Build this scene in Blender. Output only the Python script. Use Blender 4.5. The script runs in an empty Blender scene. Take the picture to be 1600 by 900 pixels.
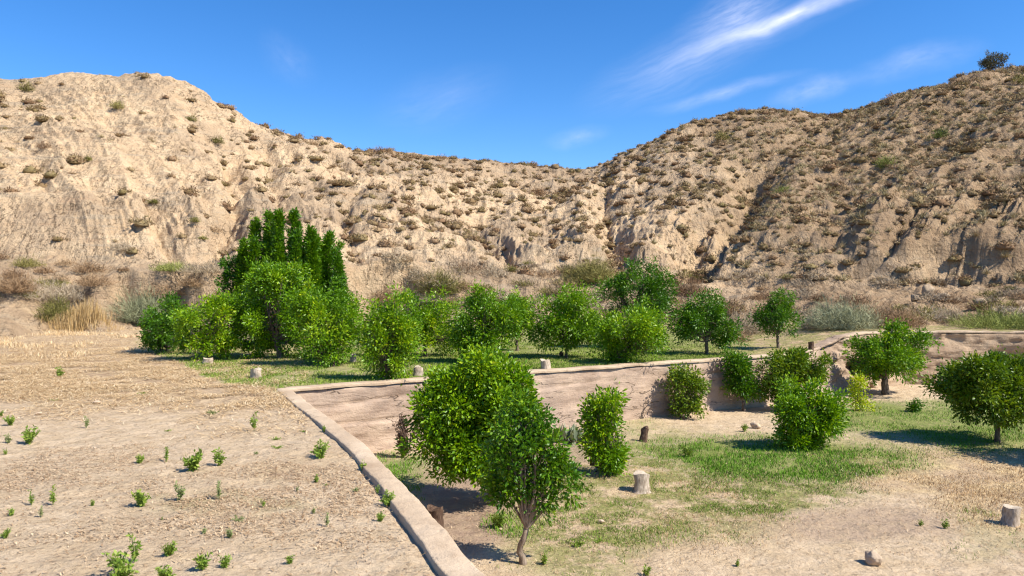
import bpy, math, random
import numpy as np
R = math.radians
rng = np.random.default_rng(7)
random.seed(7)
SC = bpy.context.scene
COL = SC.collection

# ------------------------------------------------------------------ camera
F = 1186.0      # focal length in photo pixels (1600 wide)
HZ = 445.0      # horizon row of the photo
EYE = 2.2
cam = bpy.data.cameras.new('camera'); camo = bpy.data.objects.new('camera', cam); COL.objects.link(camo)
cam.sensor_width = 36; cam.lens = 36 * F / 1600; cam.shift_y = -(450 - HZ) / 1600
cam.clip_start = 0.1; cam.clip_end = 3000
camo.location = (0, 0, EYE); camo.rotation_euler = (R(90), 0, 0)
cam.dof.use_dof = True; cam.dof.focus_distance = 15.0; cam.dof.aperture_fstop = 3.2
SC.camera = camo

# ------------------------------------------------------------------ sky, sun, exposure
SUN_EL, SUN_AZ = 47.0, -24.0          # azimuth: degrees from +X towards +Y, where the sun stands
W = bpy.data.worlds.new('World'); SC.world = W; W.use_nodes = True
nt = W.node_tree; N = nt.nodes; L = nt.links
for n in list(N): N.remove(n)
out = N.new('ShaderNodeOutputWorld'); bg = N.new('ShaderNodeBackground'); bg.inputs[1].default_value = 0.105
sky = N.new('ShaderNodeTexSky'); sky.sky_type = 'NISHITA'; sky.sun_disc = False
sky.sun_elevation = R(SUN_EL); sky.sun_rotation = R(90 - SUN_AZ)
sky.altitude = 300; sky.air_density = 0.85; sky.dust_density = 0.0; sky.ozone_density = 4.0
hs = N.new('ShaderNodeHueSaturation'); hs.inputs['Hue'].default_value = 0.505; hs.inputs['Saturation'].default_value = 1.28; hs.inputs['Value'].default_value = 1.17
L.new(sky.outputs[0], hs.inputs['Color'])
tc = N.new('ShaderNodeTexCoord'); sp = N.new('ShaderNodeSeparateXYZ'); L.new(tc.outputs['Generated'], sp.inputs[0])
def wmath(op, a, b=None, clamp=False):
    m = N.new('ShaderNodeMath'); m.operation = op; m.use_clamp = clamp
    for i, v in enumerate((a, b)):
        if v is None: continue
        if isinstance(v, (int, float)): m.inputs[i].default_value = v
        else: L.new(v, m.inputs[i])
    return m.outputs[0]
ydir = wmath('MAXIMUM', sp.outputs[1], 0.05)
cb = N.new('ShaderNodeCombineXYZ'); L.new(wmath('DIVIDE', sp.outputs[0], ydir), cb.inputs[0]); L.new(wmath('DIVIDE', sp.outputs[2], ydir), cb.inputs[1])
total = None
def streak(x0, y0, x1, y1, halfw, inten, nscale=(2.0, 9.0), seed=0.0, power=1.5):
    global total
    u0, v0, u1, v1 = (x0-800)/F, (HZ-y0)/F, (x1-800)/F, (HZ-y1)/F
    a = math.atan2(v1-v0, u1-u0); ln = math.hypot(u1-u0, v1-v0)/2
    mp = N.new('ShaderNodeMapping'); mp.vector_type = 'TEXTURE'
    mp.inputs['Location'].default_value = ((u0+u1)/2, (v0+v1)/2, 0); mp.inputs['Rotation'].default_value = (0, 0, a); mp.inputs['Scale'].default_value = (ln, halfw/F, 1)
    no0 = N.new('ShaderNodeTexNoise'); no0.inputs['Scale'].default_value = 9.0; no0.inputs['Detail'].default_value = 4
    L.new(cb.outputs[0], no0.inputs['Vector'])
    wp = N.new('ShaderNodeVectorMath'); wp.operation = 'MULTIPLY_ADD'; wp.inputs[1].default_value = (0.03, 0.03, 0); L.new(no0.outputs['Color'], wp.inputs[0])
    L.new(cb.outputs[0], wp.inputs[2])
    sb = N.new('ShaderNodeVectorMath'); sb.operation = 'SUBTRACT'; sb.inputs[1].default_value = (0.015, 0.015, 0); L.new(wp.outputs[0], sb.inputs[0])
    L.new(sb.outputs[0], mp.inputs[0])
    ln_ = N.new('ShaderNodeVectorMath'); ln_.operation = 'LENGTH'; L.new(mp.outputs[0], ln_.inputs[0])
    base = wmath('POWER', wmath('SUBTRACT', 1.0, ln_.outputs['Value'], True), power)
    mp2 = N.new('ShaderNodeMapping'); mp2.inputs['Rotation'].default_value = (0, 0, 0); mp2.inputs['Scale'].default_value = (nscale[0], nscale[1]*halfw/40, 1)
    mp2.inputs['Location'].default_value = (seed, seed*0.7, 0); L.new(mp.outputs[0], mp2.inputs[0])
    no = N.new('ShaderNodeTexNoise'); no.inputs['Scale'].default_value = 1.0; no.inputs['Detail'].default_value = 6; no.inputs['Roughness'].default_value = 0.6
    L.new(mp2.outputs[0], no.inputs['Vector'])
    nr = wmath('MULTIPLY', wmath('SUBTRACT', no.outputs[0], 0.12, True), 1.7, True)
    v = wmath('MULTIPLY', wmath('MULTIPLY', base, nr), inten)
    total = v if total is None else wmath('ADD', total, v)
streak(1030, 100, 1440, -50, 18, .85, (2.2, 1.6), 1.0, 1.3)
streak(960, 130, 1420, -40, 36, .18, (2.5, 3.0), 2.0)
streak(880, 175, 1260, 15, 60, 0.22, (3.0, 6.0), 4.0)
streak(1050, 75, 1250, -30, 60, 0.40, (3.0, 6.0), 5.0)
streak(980, 180, 1290, 110, 16, 0.30, (3, 2.5), 7.0)
streak(840, 225, 960, 200, 20, 0.20, (2, 2.5), 3.0)
streak(1180, 175, 1360, 110, 26, 0.28, (3, 2.5), 9.0)
streak(1300, 125, 1560, 65, 30, 0.22, (3, 2.5), 11.0)
streak(400, 50, 500, 130, 40, 0.08, (3, 3.0), 13.0)
streak(560, 190, 820, 120, 60, 0.10, (3, 3.0), 15.0)
mx = N.new('ShaderNodeMix'); mx.data_type = 'RGBA'; L.new(wmath('MINIMUM', total, 0.85), mx.inputs['Factor'])
L.new(hs.outputs[0], mx.inputs[6]); mx.inputs[7].default_value = (7.4, 7.5, 8.8, 1)
L.new(mx.outputs[2], bg.inputs[0]); L.new(bg.outputs[0], out.inputs[0])

sun = bpy.data.lights.new('sun', 'SUN'); sun.energy = 5.0; sun.angle = R(0.55); sun.color = (1.0, 0.94, 0.84)
suno = bpy.data.objects.new('sun', sun); COL.objects.link(suno)
from mathutils import Vector
sd = Vector((math.cos(R(SUN_EL))*math.cos(R(SUN_AZ)), math.cos(R(SUN_EL))*math.sin(R(SUN_AZ)), math.sin(R(SUN_EL))))
suno.rotation_euler = sd.to_track_quat('Z', 'Y').to_euler(); suno.location = (20, -20, 40)
SC.view_settings.view_transform = 'Standard'; SC.view_settings.look = 'None'
SC.view_settings.gamma = 1.0; SC.view_settings.exposure = 0.76
SC.render.engine = 'CYCLES'
SC.cycles.max_bounces = 6; SC.cycles.transparent_max_bounces = 4; SC.cycles.transmission_bounces = 3
SC.cycles.filter_width = 1.25

# ------------------------------------------------------------------ noise
def _h(ix, iy, iz):
    n = (ix.astype(np.int64)*374761393 + iy.astype(np.int64)*668265263 + iz.astype(np.int64)*2147483647) & 0xffffffff
    n = ((n ^ (n >> 13)) * 1274126177) & 0xffffffff
    n = n ^ (n >> 16)
    n = (n * 2246822519) & 0xffffffff
    return ((n ^ (n >> 15)) & 0xffffff).astype(np.float64) / 0xffffff
def vn(x, y, z=0.0):
    x = np.asarray(x, float); y = np.asarray(y, float) + 0*x; z = np.asarray(z, float) + 0*x
    ix, iy, iz = np.floor(x), np.floor(y), np.floor(z)
    fx, fy, fz = x-ix, y-iy, z-iz
    fx = fx*fx*fx*(fx*(fx*6-15)+10); fy = fy*fy*fy*(fy*(fy*6-15)+10); fz = fz*fz*fz*(fz*(fz*6-15)+10)
    r = 0
    for a in (0, 1):
        for b in (0, 1):
            for c in (0, 1):
                r = r + _h(ix+a, iy+b, iz+c) * (fx if a else 1-fx) * (fy if b else 1-fy) * (fz if c else 1-fz)
    return r*2-1
def vn2(x, y, s=0):
    x = np.asarray(x, float); y = np.asarray(y, float) + 0*x
    ix, iy = np.floor(x), np.floor(y); iz = np.zeros_like(ix)+s
    fx, fy = x-ix, y-iy
    fx = fx*fx*fx*(fx*(fx*6-15)+10); fy = fy*fy*fy*(fy*(fy*6-15)+10)
    a, b, c, d = _h(ix, iy, iz), _h(ix+1, iy, iz), _h(ix, iy+1, iz), _h(ix+1, iy+1, iz)
    return (a*(1-fx)*(1-fy)+b*fx*(1-fy)+c*(1-fx)*fy+d*fx*fy)*2-1
def fbm(x, y, oct=4, s=0, rough=0.5):
    r = 0; a = 1; t = 0
    for o in range(oct):
        r = r + a*vn2(x*2**o+o*17.3, y*2**o+o*9.1, s+o); t += a; a *= rough
    return r/t
def ridged(x, y, oct=3, s=0, rough=0.5):
    r = 0; a = 1; t = 0
    for o in range(oct):
        r = r + a*(1-2*np.abs(vn2(x*2**o+o*17.3, y*2**o+o*9.1, s+o))); t += a; a *= rough
    return r/t
def sst(a, b, x):
    t = np.clip((x-a)/(b-a), 0, 1); return t*t*(3-2*t)

# ------------------------------------------------------------------ helpers
def G(px, py, z=0.0):
    y = (EYE-z)*F/(py-HZ); return ((px-800)/F*y, y, z)
def mesh(name, V, faces, mat=None, parent=None, smooth=False, attrs=None, loc=None):
    me = bpy.data.meshes.new(name)
    V = np.asarray(V, np.float32)
    fl = faces if isinstance(faces, (list, tuple)) else [faces]
    fl = [np.asarray(f, np.int32) for f in fl if len(f)]
    me.vertices.add(len(V)); me.vertices.foreach_set('co', V.ravel())
    nl = sum(f.size for f in fl); nf = sum(len(f) for f in fl)
    me.loops.add(nl); me.loops.foreach_set('vertex_index', np.concatenate([f.ravel() for f in fl]))
    st = []; o = 0
    for f in fl:
        st.append(np.arange(len(f))*f.shape[1]+o); o += f.size
    me.polygons.add(nf); me.polygons.foreach_set('loop_start', np.concatenate(st).astype(np.int32))
    me.update(calc_edges=True); me.validate()
    if smooth: me.polygons.foreach_set('use_smooth', np.ones(len(me.polygons), bool))
    for k, v in (attrs or {}).items():
        at = me.attributes.new(k, 'FLOAT', 'POINT'); at.data.foreach_set('value', np.asarray(v, np.float32).ravel())
    if mat: me.materials.append(mat)
    o = bpy.data.objects.new(name, me); COL.objects.link(o)
    if parent: o.parent = parent
    if loc is not None: o.location = loc
    return o
def gridfaces(nr, nc, off=0):
    i = np.arange(nr-1)[:, None]*nc + np.arange(nc-1)[None, :] + off
    return np.stack([i, i+1, i+nc+1, i+nc], -1).reshape(-1, 4)
def tag(o, label=None, cat=None, group=None, kind=None):
    if label: o['label'] = label
    if cat: o['category'] = cat
    if group: o['group'] = group
    if kind: o['kind'] = kind
    return o
def empty(name, loc, rz=0):
    o = bpy.data.objects.new(name, None); COL.objects.link(o); o.location = loc; o.rotation_euler = (0, 0, rz); o.empty_display_size = 0.2
    return o
def tube(pts, rad, seg=8, rough=0.0, cap=True):
    pts = np.asarray(pts, float); rad = np.asarray(rad, float); n = len(pts)
    T = np.gradient(pts, axis=0); T /= np.linalg.norm(T, axis=1)[:, None]+1e-9
    up = np.array([0.31, 0.17, 0.93]) if abs(T[0][2]) < 0.9 else np.array([1.0, 0.1, 0])
    A = np.cross(T, up); A /= np.linalg.norm(A, axis=1)[:, None]; B = np.cross(T, A)
    th = np.arange(seg)*2*math.pi/seg
    ring = A[:, None, :]*np.cos(th)[None, :, None] + B[:, None, :]*np.sin(th)[None, :, None]
    rr = rad[:, None]*(1 + rough*rng.uniform(-1, 1, (n, seg)))
    V = (pts[:, None, :] + ring*rr[:, :, None]).reshape(-1, 3)
    i = np.arange(n-1)[:, None]*seg; j = np.arange(seg)[None, :]; j2 = (j+1) % seg
    Fq = np.stack([i+j, i+j2, i+seg+j2, i+seg+j], -1).reshape(-1, 4)
    if cap:
        V = np.vstack([V, pts[-1]]); k = (n-1)*seg
        Ft = np.array([[k+a, k+(a+1) % seg, n*seg] for a in range(seg)])
        Fq = np.vstack([Fq, np.c_[Ft, Ft[:, 2:3]]])
        Fq = Fq
    return V, Fq
class MB:
    def __init__(s): s.V = []; s.Q = []; s.T = []; s.n = 0; s.A = []
    def add(s, V, Fc, a=0.0):
        V = np.asarray(V, float); Fc = np.asarray(Fc)
        if Fc.shape[1] == 4:
            tri = Fc[:, 2] == Fc[:, 3]
            s.Q.append(Fc[~tri]+s.n); s.T.append(Fc[tri][:, :3]+s.n)
        else: s.T.append(Fc+s.n)
        s.V.append(V); s.n += len(V); s.A.append(np.zeros(len(V))+a)
    def build(s, name, mat, parent=None, smooth=False, loc=None):
        fl = []
        if s.Q: fl.append(np.vstack(s.Q))
        if s.T: fl.append(np.vstack(s.T))
        return mesh(name, np.vstack(s.V), fl, mat, parent, smooth, {'tint': np.concatenate(s.A)}, loc)

# ------------------------------------------------------------------ materials
class M:
    def __init__(s, name, rough=0.9, spec=0.2):
        s.m = bpy.data.materials.new(name); s.m.use_nodes = True; s.t = s.m.node_tree; s.N = s.t.nodes; s.L = s.t.links
        s.b = s.N['Principled BSDF']; s.b.inputs['Roughness'].default_value = rough; s.b.inputs['Specular IOR Level'].default_value = spec
        s.out = s.N['Material Output']
        s.tc = s.N.new('ShaderNodeTexCoord'); s.geo = s.N.new('ShaderNodeNewGeometry')
    def pos(s, sc=(1, 1, 1), rot=(0, 0, 0), obj=False):
        mp = s.N.new('ShaderNodeMapping'); mp.inputs['Scale'].default_value = sc; mp.inputs['Rotation'].default_value = rot
        s.L.new(s.tc.outputs['Object'] if obj else s.geo.outputs['Position'], mp.inputs[0]); return mp.outputs[0]
    def noise(s, scale, detail=5, rough=0.55, vec=None, dist=0.0):
        n = s.N.new('ShaderNodeTexNoise'); n.inputs['Scale'].default_value = scale; n.inputs['Detail'].default_value = detail
        n.inputs['Roughness'].default_value = rough; n.inputs['Distortion'].default_value = dist
        s.L.new(vec if vec is not None else s.pos(), n.inputs['Vector']); return n.outputs[0]
    def voro(s, scale, vec=None, feature='DISTANCE_TO_EDGE'):
        n = s.N.new('ShaderNodeTexVoronoi'); n.feature = feature; n.inputs['Scale'].default_value = scale
        s.L.new(vec if vec is not None else s.pos(), n.inputs['Vector']); return n.outputs['Distance']
    def math(s, op, a, b=None, clamp=False):
        m = s.N.new('ShaderNodeMath'); m.operation = op; m.use_clamp = clamp
        for i, v in enumerate((a, b)):
            if v is None: continue
            if isinstance(v, (int, float)): m.inputs[i].default_value = v
            else: s.L.new(v, m.inputs[i])
        return m.outputs[0]
    def rng(s, v, a, b, c=0.0, d=1.0):
        m = s.N.new('ShaderNodeMapRange'); m.interpolation_type = 'SMOOTHSTEP'
        for i, k in zip((1, 2, 3, 4), (a, b, c, d)): m.inputs[i].default_value = k
        s.L.new(v, m.inputs[0]); return m.outputs[0]
    def mix(s, f, a, b, mode='MIX'):
        m = s.N.new('ShaderNodeMix'); m.data_type = 'RGBA'; m.blend_type = mode
        for i, v in ((0, f), (6, a), (7, b)):
            if isinstance(v, (int, float)): m.inputs[i].default_value = v
            elif isinstance(v, tuple): m.inputs[i].default_value = (*v, 1)
            else: s.L.new(v, m.inputs[i])
        return m.outputs[2]
    def ramp(s, v, stops):
        r = s.N.new('ShaderNodeValToRGB'); e = r.color_ramp.elements
        while len(e) < len(stops): e.new(0.5)
        for el, (p, c) in zip(e, stops): el.position = p; el.color = (*c, 1)
        s.L.new(v, r.inputs[0]); return r.outputs[0]
    def attr(s, name):
        a = s.N.new('ShaderNodeAttribute'); a.attribute_name = name; return a.outputs['Fac']
    def color(s, c):
        if isinstance(c, tuple): s.b.inputs['Base Color'].default_value = (*c, 1)
        else: s.L.new(c, s.b.inputs['Base Color'])
    def bump(s, h, strength=0.5, dist=0.05, prev=None):
        b = s.N.new('ShaderNodeBump'); b.inputs['Strength'].default_value = strength; b.inputs['Distance'].default_value = dist
        s.L.new(h, b.inputs['Height'])
        if prev is not None: s.L.new(prev, b.inputs['Normal'])
        s.L.new(b.outputs[0], s.b.inputs['Normal']); return b.outputs[0]
    def island(s): return s.geo.outputs['Random Per Island']

def leaf_mat(name, stops, rough=0.40, transl=0.26, spec=0.35):
    stops = [(p, (c[0]*1.30, c[1]*1.15, c[2]*.42)) for p, c in stops] if transl > .2 else stops
    m = M(name, rough, spec)
    v = m.math('FRACT', m.math('ADD', m.math('MULTIPLY', m.island(), 0.30), m.attr('tint')))
    v = m.math('ADD', m.math('MULTIPLY', m.island(), 0.42), m.math('MULTIPLY', m.attr('tint'), 0.60))
    c = m.ramp(v, stops); m.color(c)
    tr = m.N.new('ShaderNodeBsdfTranslucent'); cc = m.mix(1.0, c, (1.35, 1.3, 0.6), 'MULTIPLY'); m.L.new(cc, tr.inputs['Color'])
    ms = m.N.new('ShaderNodeMixShader'); ms.inputs[0].default_value = transl
    m.L.new(m.b.outputs[0], ms.inputs[1]); m.L.new(tr.outputs[0], ms.inputs[2]); m.L.new(ms.outputs[0], m.out.inputs[0])
    return m.m
LEAF = {
 'citrus': leaf_mat('citrus_leaves', [(0, (.032, .095, .004)), (.35, (.065, .17, .006)), (.65, (.125, .26, .008)), (.88, (.21, .35, .012)), (1, (.34, .42, .02))]),
 'dark':   leaf_mat('dark_citrus_leaves', [(0, (.018, .062, .004)), (.45, (.036, .115, .006)), (.8, (.07, .18, .008)), (1, (.15, .27, .014))]),
 'olive':  leaf_mat('dull_citrus_leaves', [(0, (.035, .08, .010)), (.45, (.07, .145, .014)), (.8, (.125, .21, .025)), (1, (.24, .29, .05))]),
 'yellow': leaf_mat('yellow_green_leaves', [(0, (.14, .24, .01)), (.45, (.26, .38, .014)), (.8, (.42, .48, .02)), (1, (.55, .55, .04))]),
 'weed':   leaf_mat('weed_leaves', [(0, (.09, .17, .014)), (.5, (.18, .27, .03)), (1, (.33, .38, .07))], .6, .19),
 'pale':   leaf_mat('pale_weed_leaves', [(0, (.12, .17, .05)), (.5, (.22, .26, .09)), (1, (.36, .36, .17))], .7, .2),
 'silver': leaf_mat('silver_shrub_leaves', [(0, (.09, .115, .06)), (.5, (.17, .20, .12)), (1, (.30, .32, .20))], .7, .15),
 'brown':  leaf_mat('dead_brown_leaves', [(0, (.055, .03, .022)), (.5, (.10, .06, .04)), (1, (.17, .11, .07))], .8, .1),
}
def bark(name, c1, c2, c3):
    m = M(name, .9, .1); p = m.pos((6, 6, 1.2), obj=True)
    n = m.noise(6, 6, .65, p); c = m.ramp(n, [(.3, c1), (.5, c2), (.72, c3)]); m.color(c)
    m.bump(m.noise(14, 5, .7, p), .8, .02); return m.m
BARK = bark('tree_bark', (.05, .036, .026), (.13, .10, .075), (.24, .19, .14))
BARKL = bark('pale_bark', (.12, .085, .06), (.24, .18, .13), (.36, .29, .21))
STUMP = bark('weathered_stump_wood', (.20, .15, .10), (.44, .35, .26), (.62, .52, .40))
STUMPT = bark('cut_wood', (.36, .28, .19), (.54, .44, .32), (.66, .56, .43))
STUMPD = bark('dark_stump_wood', (.035, .02, .014), (.10, .06, .04), (.22, .15, .10))

# hill
m = M('hill_earth', .95, .05)
big = m.noise(.10, 5, .6); mid = m.noise(.9, 6, .65); fin = m.noise(5.0, 6, .7)
p2 = m.pos((.25, .25, 2.6), (R(3), R(-4), 0)); strat = m.noise(1.0, 6, .6, p2)
pg = m.pos((1.6, .25, .35)); rill = m.noise(1.2, 6, .65, pg)
c = m.mix(m.rng(mid, .33, .68), (.52, .362, .215), (.64, .475, .295))
c = m.mix(m.rng(big, .40, .64), c, (.40, .29, .185))
c = m.mix(m.math('MULTIPLY', m.rng(strat, .53, .66), .55), c, (.38, .31, .22))
c = m.mix(m.math('MULTIPLY', m.rng(strat, .30, .42, 1, 0), .5), c, (.40, .255, .15))
c = m.mix(m.math('MULTIPLY', m.rng(fin, .53, .72), .45), c, (.30, .20, .12))
c = m.mix(m.math('MULTIPLY', m.rng(fin, .28, .42, 1, 0), .35), c, (.60, .46, .30))
lw = m.noise(.75, 6, .62, m.pos((1.5, .45, .6))); ll = m.rng(m.math('ABSOLUTE', m.math('SUBTRACT', lw, .5)), 0, .010, 1, 0)
ll = m.math('MULTIPLY', ll, m.rng(m.noise(.3, 3, .5), .42, .58)); c = m.mix(m.math('MULTIPLY', ll, .65), c, (.17, .11, .065))
veg = m.attr('veg'); vn_ = m.rng(m.noise(.55, 6, .7), .30, .62)
c = m.mix(m.math('MULTIPLY', veg, m.math('ADD', m.math('MULTIPLY', vn_, .5), .42)), c, (.27, .18, .105))
m.color(c)
v1 = m.voro(.8, m.pos((1, 1, 1.6)))
b1 = m.bump(m.math('ADD', m.math('MULTIPLY', mid, 1.2), m.math('MULTIPLY', m.rng(v1, 0, .09), .05)), .75, .40)
b2 = m.bump(m.math('SUBTRACT', m.math('ADD', m.math('ADD', fin, m.math('MULTIPLY', rill, 1.9)), m.math('MULTIPLY', strat, .9)), m.math('MULTIPLY', ll, .8)), 1.0, .19, b1)
HILL = m.m

def ground_mat(name, lower):
    m = M(name, .95, .05)
    n1 = m.noise(.55, 6, .65); n2 = m.noise(3.2, 6, .7); n3 = m.noise(16, 6, .7); n4 = m.noise(60, 4, .7)
    st = m.noise(9, 6, .7, m.pos((1, 3.0, 1), (0, 0, R(12)))); foot = m.noise(2.6, 3, .5, m.pos((1, 1.3, 1)))
    c = m.mix(m.rng(n2, .32, .66), (.51, .378, .235), (.62, .475, .315))
    c = m.mix(m.math('MULTIPLY', m.rng(n3, .53, .68), .6), c, (.36, .235, .14))
    c = m.mix(m.math('MULTIPLY', m.rng(n4, .56, .70), .5), c, (.27, .16, .09))
    # brown leaf litter in patches
    lit = m.math('MULTIPLY', m.rng(n1, .46, .64), m.rng(st, .50, .66))
    c = m.mix(m.math('MULTIPLY', lit, .38), c, (.30, .195, .115))
    # straw
    sm = m.math('MULTIPLY', m.attr('straw'), m.rng(n2, .26, .52))
    sc = m.mix(m.rng(m.noise(5, 7, .8, m.pos((1, .8, 1))), .40, .58), *(((.38, .26, .13), (.66, .49, .26)) if lower else ((.24, .145, .08), (.60, .44, .25))))
    sc = m.mix(m.rng(m.noise(1.1, 5, .7), .42, .66), sc, (.44, .31, .19))
    c = m.mix(m.math('MULTIPLY', sm, .85), c, sc)
    # dry olive cover
    om = m.math('MULTIPLY', m.attr('olive'), m.rng(m.noise(1.7, 7, .75), .40, .54))
    oc = m.mix(m.rng(n3, .3, .7), (.13, .155, .035), (.27, .27, .075)); c = m.mix(m.math('MULTIPLY', om, .85), c, oc)
    gm = m.math('MULTIPLY', m.attr('green'), m.rng(n2, .22, .50))
    gc = m.mix(m.rng(n3, .3, .7), (.10, .16, .025), (.23, .27, .06)); c = m.mix(m.math('MULTIPLY', gm, .85), c, gc)
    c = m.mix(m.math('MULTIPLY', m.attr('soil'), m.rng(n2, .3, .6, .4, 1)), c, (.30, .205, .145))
    m.color(c)
    b1 = m.bump(foot, .8, .15)
    b2 = m.bump(m.math('ADD', m.math('ADD', n3, m.math('MULTIPLY', m.noise(7, 5, .75), 1.3)), m.math('MULTIPLY', st, .8)), .9, .045, b1)
    m.bump(n4, .6, .008, b2)
    return m.m
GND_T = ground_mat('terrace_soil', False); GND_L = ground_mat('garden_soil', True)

def wall_mat(name, cols, crack=1.0, bmp=1.0, ledge=.5):
    m = M(name, .92, .1)
    p = m.pos((1, 1, 2.2)); n1 = m.noise(.8, 6, .65, p); n2 = m.noise(5, 6, .7); n3 = m.noise(30, 5, .7)
    c = m.ramp(n1, [(.33, cols[0]), (.5, cols[1]), (.68, cols[2])])
    c = m.mix(m.math('MULTIPLY', m.rng(n2, .52, .7), .5), c, cols[3])
    c = m.mix(m.math('MULTIPLY', m.rng(n3, .55, .75), .35), c, cols[0])
    w = m.noise(.9, 5, .55, m.pos((.45, .45, 1.9))); 
    cr = m.rng(m.math('ABSOLUTE', m.math('SUBTRACT', w, .5)), 0, .007, 1, 0)
    cr = m.math('MULTIPLY', cr, m.rng(m.noise(.7, 3, .5), .48, .56)) 
    c = m.mix(m.math('MULTIPLY', cr, .8*crack), c, (.10, .07, .05))
    gw = m.rng(m.noise(.35, 4, .6), .45, .62); c = m.mix(m.math('MULTIPLY', gw, .45), c, cols[3])
    m.color(c)
    s = m.noise(2.0, 6, .65, m.pos((.6, .6, 3.0)))
    b1 = m.bump(m.math('SUBTRACT', m.math('ADD', m.math('MULTIPLY', s, ledge), m.math('MULTIPLY', n2, .35)), m.math('MULTIPLY', cr, .3*crack)), .8*bmp, .10)
    m.bump(n3, .7*bmp, .012, b1)
    return m.m
WALLF = wall_mat('rough_wall_render', [(.25, .175, .125), (.42, .305, .22), (.53, .40, .285), (.27, .21, .165)])
COPE = wall_mat('wall_coping_cement', [(.38, .275, .18), (.49, .37, .25), (.56, .44, .31), (.32, .225, .145)], .3, 1.0, .15)
STONE = wall_mat('rubble_stone', [(.28, .20, .14), (.42, .31, .22), (.56, .43, .31), (.20, .14, .10)], 1, 1.4, .6)
BOULD = wall_mat('dull_boulder_rock', [(.26, .19, .13), (.37, .275, .18), (.45, .34, .23), (.20, .145, .095)], .5, 1.3, .4)
BANK = wall_mat('earth_bank_soil', [(.27, .185, .12), (.38, .27, .175), (.46, .34, .22), (.22, .14, .085)], .5, 1.4, .6)

def twig_mat(name, stops):
    m = M(name, .9, .05)
    oi = m.N.new('ShaderNodeObjectInfo')
    v = m.math('FRACT', m.math('ADD', m.attr('tint'), oi.outputs['Random']))
    v = m.math('ADD', m.math('MULTIPLY', v, .72), m.math('MULTIPLY', m.island(), .28))
    m.color(m.ramp(v, stops)); return m.m
DRY = twig_mat('dry_shrub_twigs', [(0, (.14, .085, .045)), (.2, (.22, .135, .075)), (.4, (.17, .13, .055)), (.6, (.30, .195, .115)), (.8, (.19, .15, .065)), (1, (.36, .25, .15))])
TUS = twig_mat('dry_tussock_blades', [(0, (.36, .27, .15)), (.3, (.50, .39, .23)), (.6, (.33, .28, .13)), (.8, (.40, .29, .185)), (1, (.60, .49, .31))])
GREY = twig_mat('grey_scrub_twigs', [(0, (.24, .18, .115)), (.5, (.36, .28, .185)), (1, (.46, .37, .25))])
BRN = twig_mat('brown_scrub_twigs', [(0, (.17, .10, .055)), (.5, (.29, .185, .10)), (1, (.40, .28, .16))])
SIL = twig_mat('silver_scrub_twigs', [(0, (.14, .155, .08)), (.5, (.235, .245, .135)), (1, (.34, .34, .20))])
OLV = twig_mat('olive_scrub_twigs', [(0, (.10, .095, .026)), (.5, (.19, .17, .05)), (1, (.30, .26, .09))])
GRN = twig_mat('green_scrub_twigs', [(0, (.10, .13, .03)), (.5, (.19, .22, .05)), (1, (.30, .31, .09))])
STRAWM = twig_mat('straw_stalks', [(0, (.20, .115, .055)), (.3, (.45, .29, .14)), (.6, (.64, .46, .25)), (1, (.78, .66, .45))])
LITM = twig_mat('dry_leaf_bits', [(0, (.16, .09, .045)), (.4, (.36, .235, .13)), (1, (.66, .50, .32))])
GRASSM = twig_mat('grass_blades', [(0, (.08, .15, .018)), (.5, (.17, .25, .035)), (.8, (.27, .31, .07)), (1, (.42, .36, .14))])
GRASSL = twig_mat('lush_grass_blades', [(0, (.06, .17, .014)), (.5, (.13, .27, .02)), (1, (.30, .36, .06))])
ROCK = wall_mat('pale_rock', [(.42, .31, .21), (.55, .42, .29), (.64, .51, .37), (.34, .24, .16)], .4, 1.0, .3)

# ------------------------------------------------------------------ plan: walls
NW = np.array([(3.3, -4.0), (-.24, 5.73), (-.845, 7.37), (-1.42, 8.84), (-2.04, 10.4), (-3.57, 13.6), (-4.72, 16.0)])   # outer top edge, near wall
FW = np.array([(-4.72, 16.0), (.83, 19.35), (6.6, 22.75), (8.9, 24.1)])                                         # far wall
SW = np.array([(8.9, 24.1), (10.3, 25.6), (12.2, 27.6)])                                                        # stone wall
BW = np.array([(12.2, 27.6), (14.5, 28.6), (18, 28.4), (23, 27.4), (34, 25)])                                   # earth bank
def zt(x, y):
    return .46*sst(9.0, 13.5, x)*np.clip((y-20)/4, 0, 1)
ALLB = np.vstack([FW, SW[1:], BW[1:]])
LOW = -1.5

# ------------------------------------------------------------------ ground masks (where each cover grows)
def ell(px, py, cx, cy, rx, ry): return 1-sst(.55, 1.25, np.hypot((px-cx)/rx, (py-cy)/ry))
def topx(x, y, z):
    y = np.maximum(y, .5); return 800+F*x/y, HZ+F*(EYE-z)/y
def masks_t(x, y):
    px, py = topx(x, y, 0*x)
    wob = 14*fbm(x*.7, y*.7, 3, 50)
    line = np.interp(px, [150, 230, 350, 440, 2000], [538, 545, 600, 612, 612]) + wob*.5
    g = sst(3, -5, py-line) * sst(200, 250, px+wob) * (y > 5)
    g = g*(.75+.4*fbm(x*.35, y*.35, 3, 60)); g = np.clip(g*(1-sst(1120, 1200, px)), 0, 1)
    s = sst(690, 575, py+wob*3)*(1-g)*(py > HZ)*(y > 5) + .25*sst(.1, .5, fbm(x*.6, y*.6, 3, 70)) + .6*ell(px, py, 470, 735, 90, 16)
    ol = np.clip(sst(540, 620, px)*sst(600, 560, py)*.8*(y > 5), 0, 1)
    ol = np.clip(ol + .35*ell(px, py, 330, 790, 160, 40)*sst(0, .4, fbm(x*.9, y*.9, 3, 76)), 0, 1)
    return dict(green=np.clip(g, 0, 1), straw=np.clip(s, 0, 1), olive=ol, soil=0*x)
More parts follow.
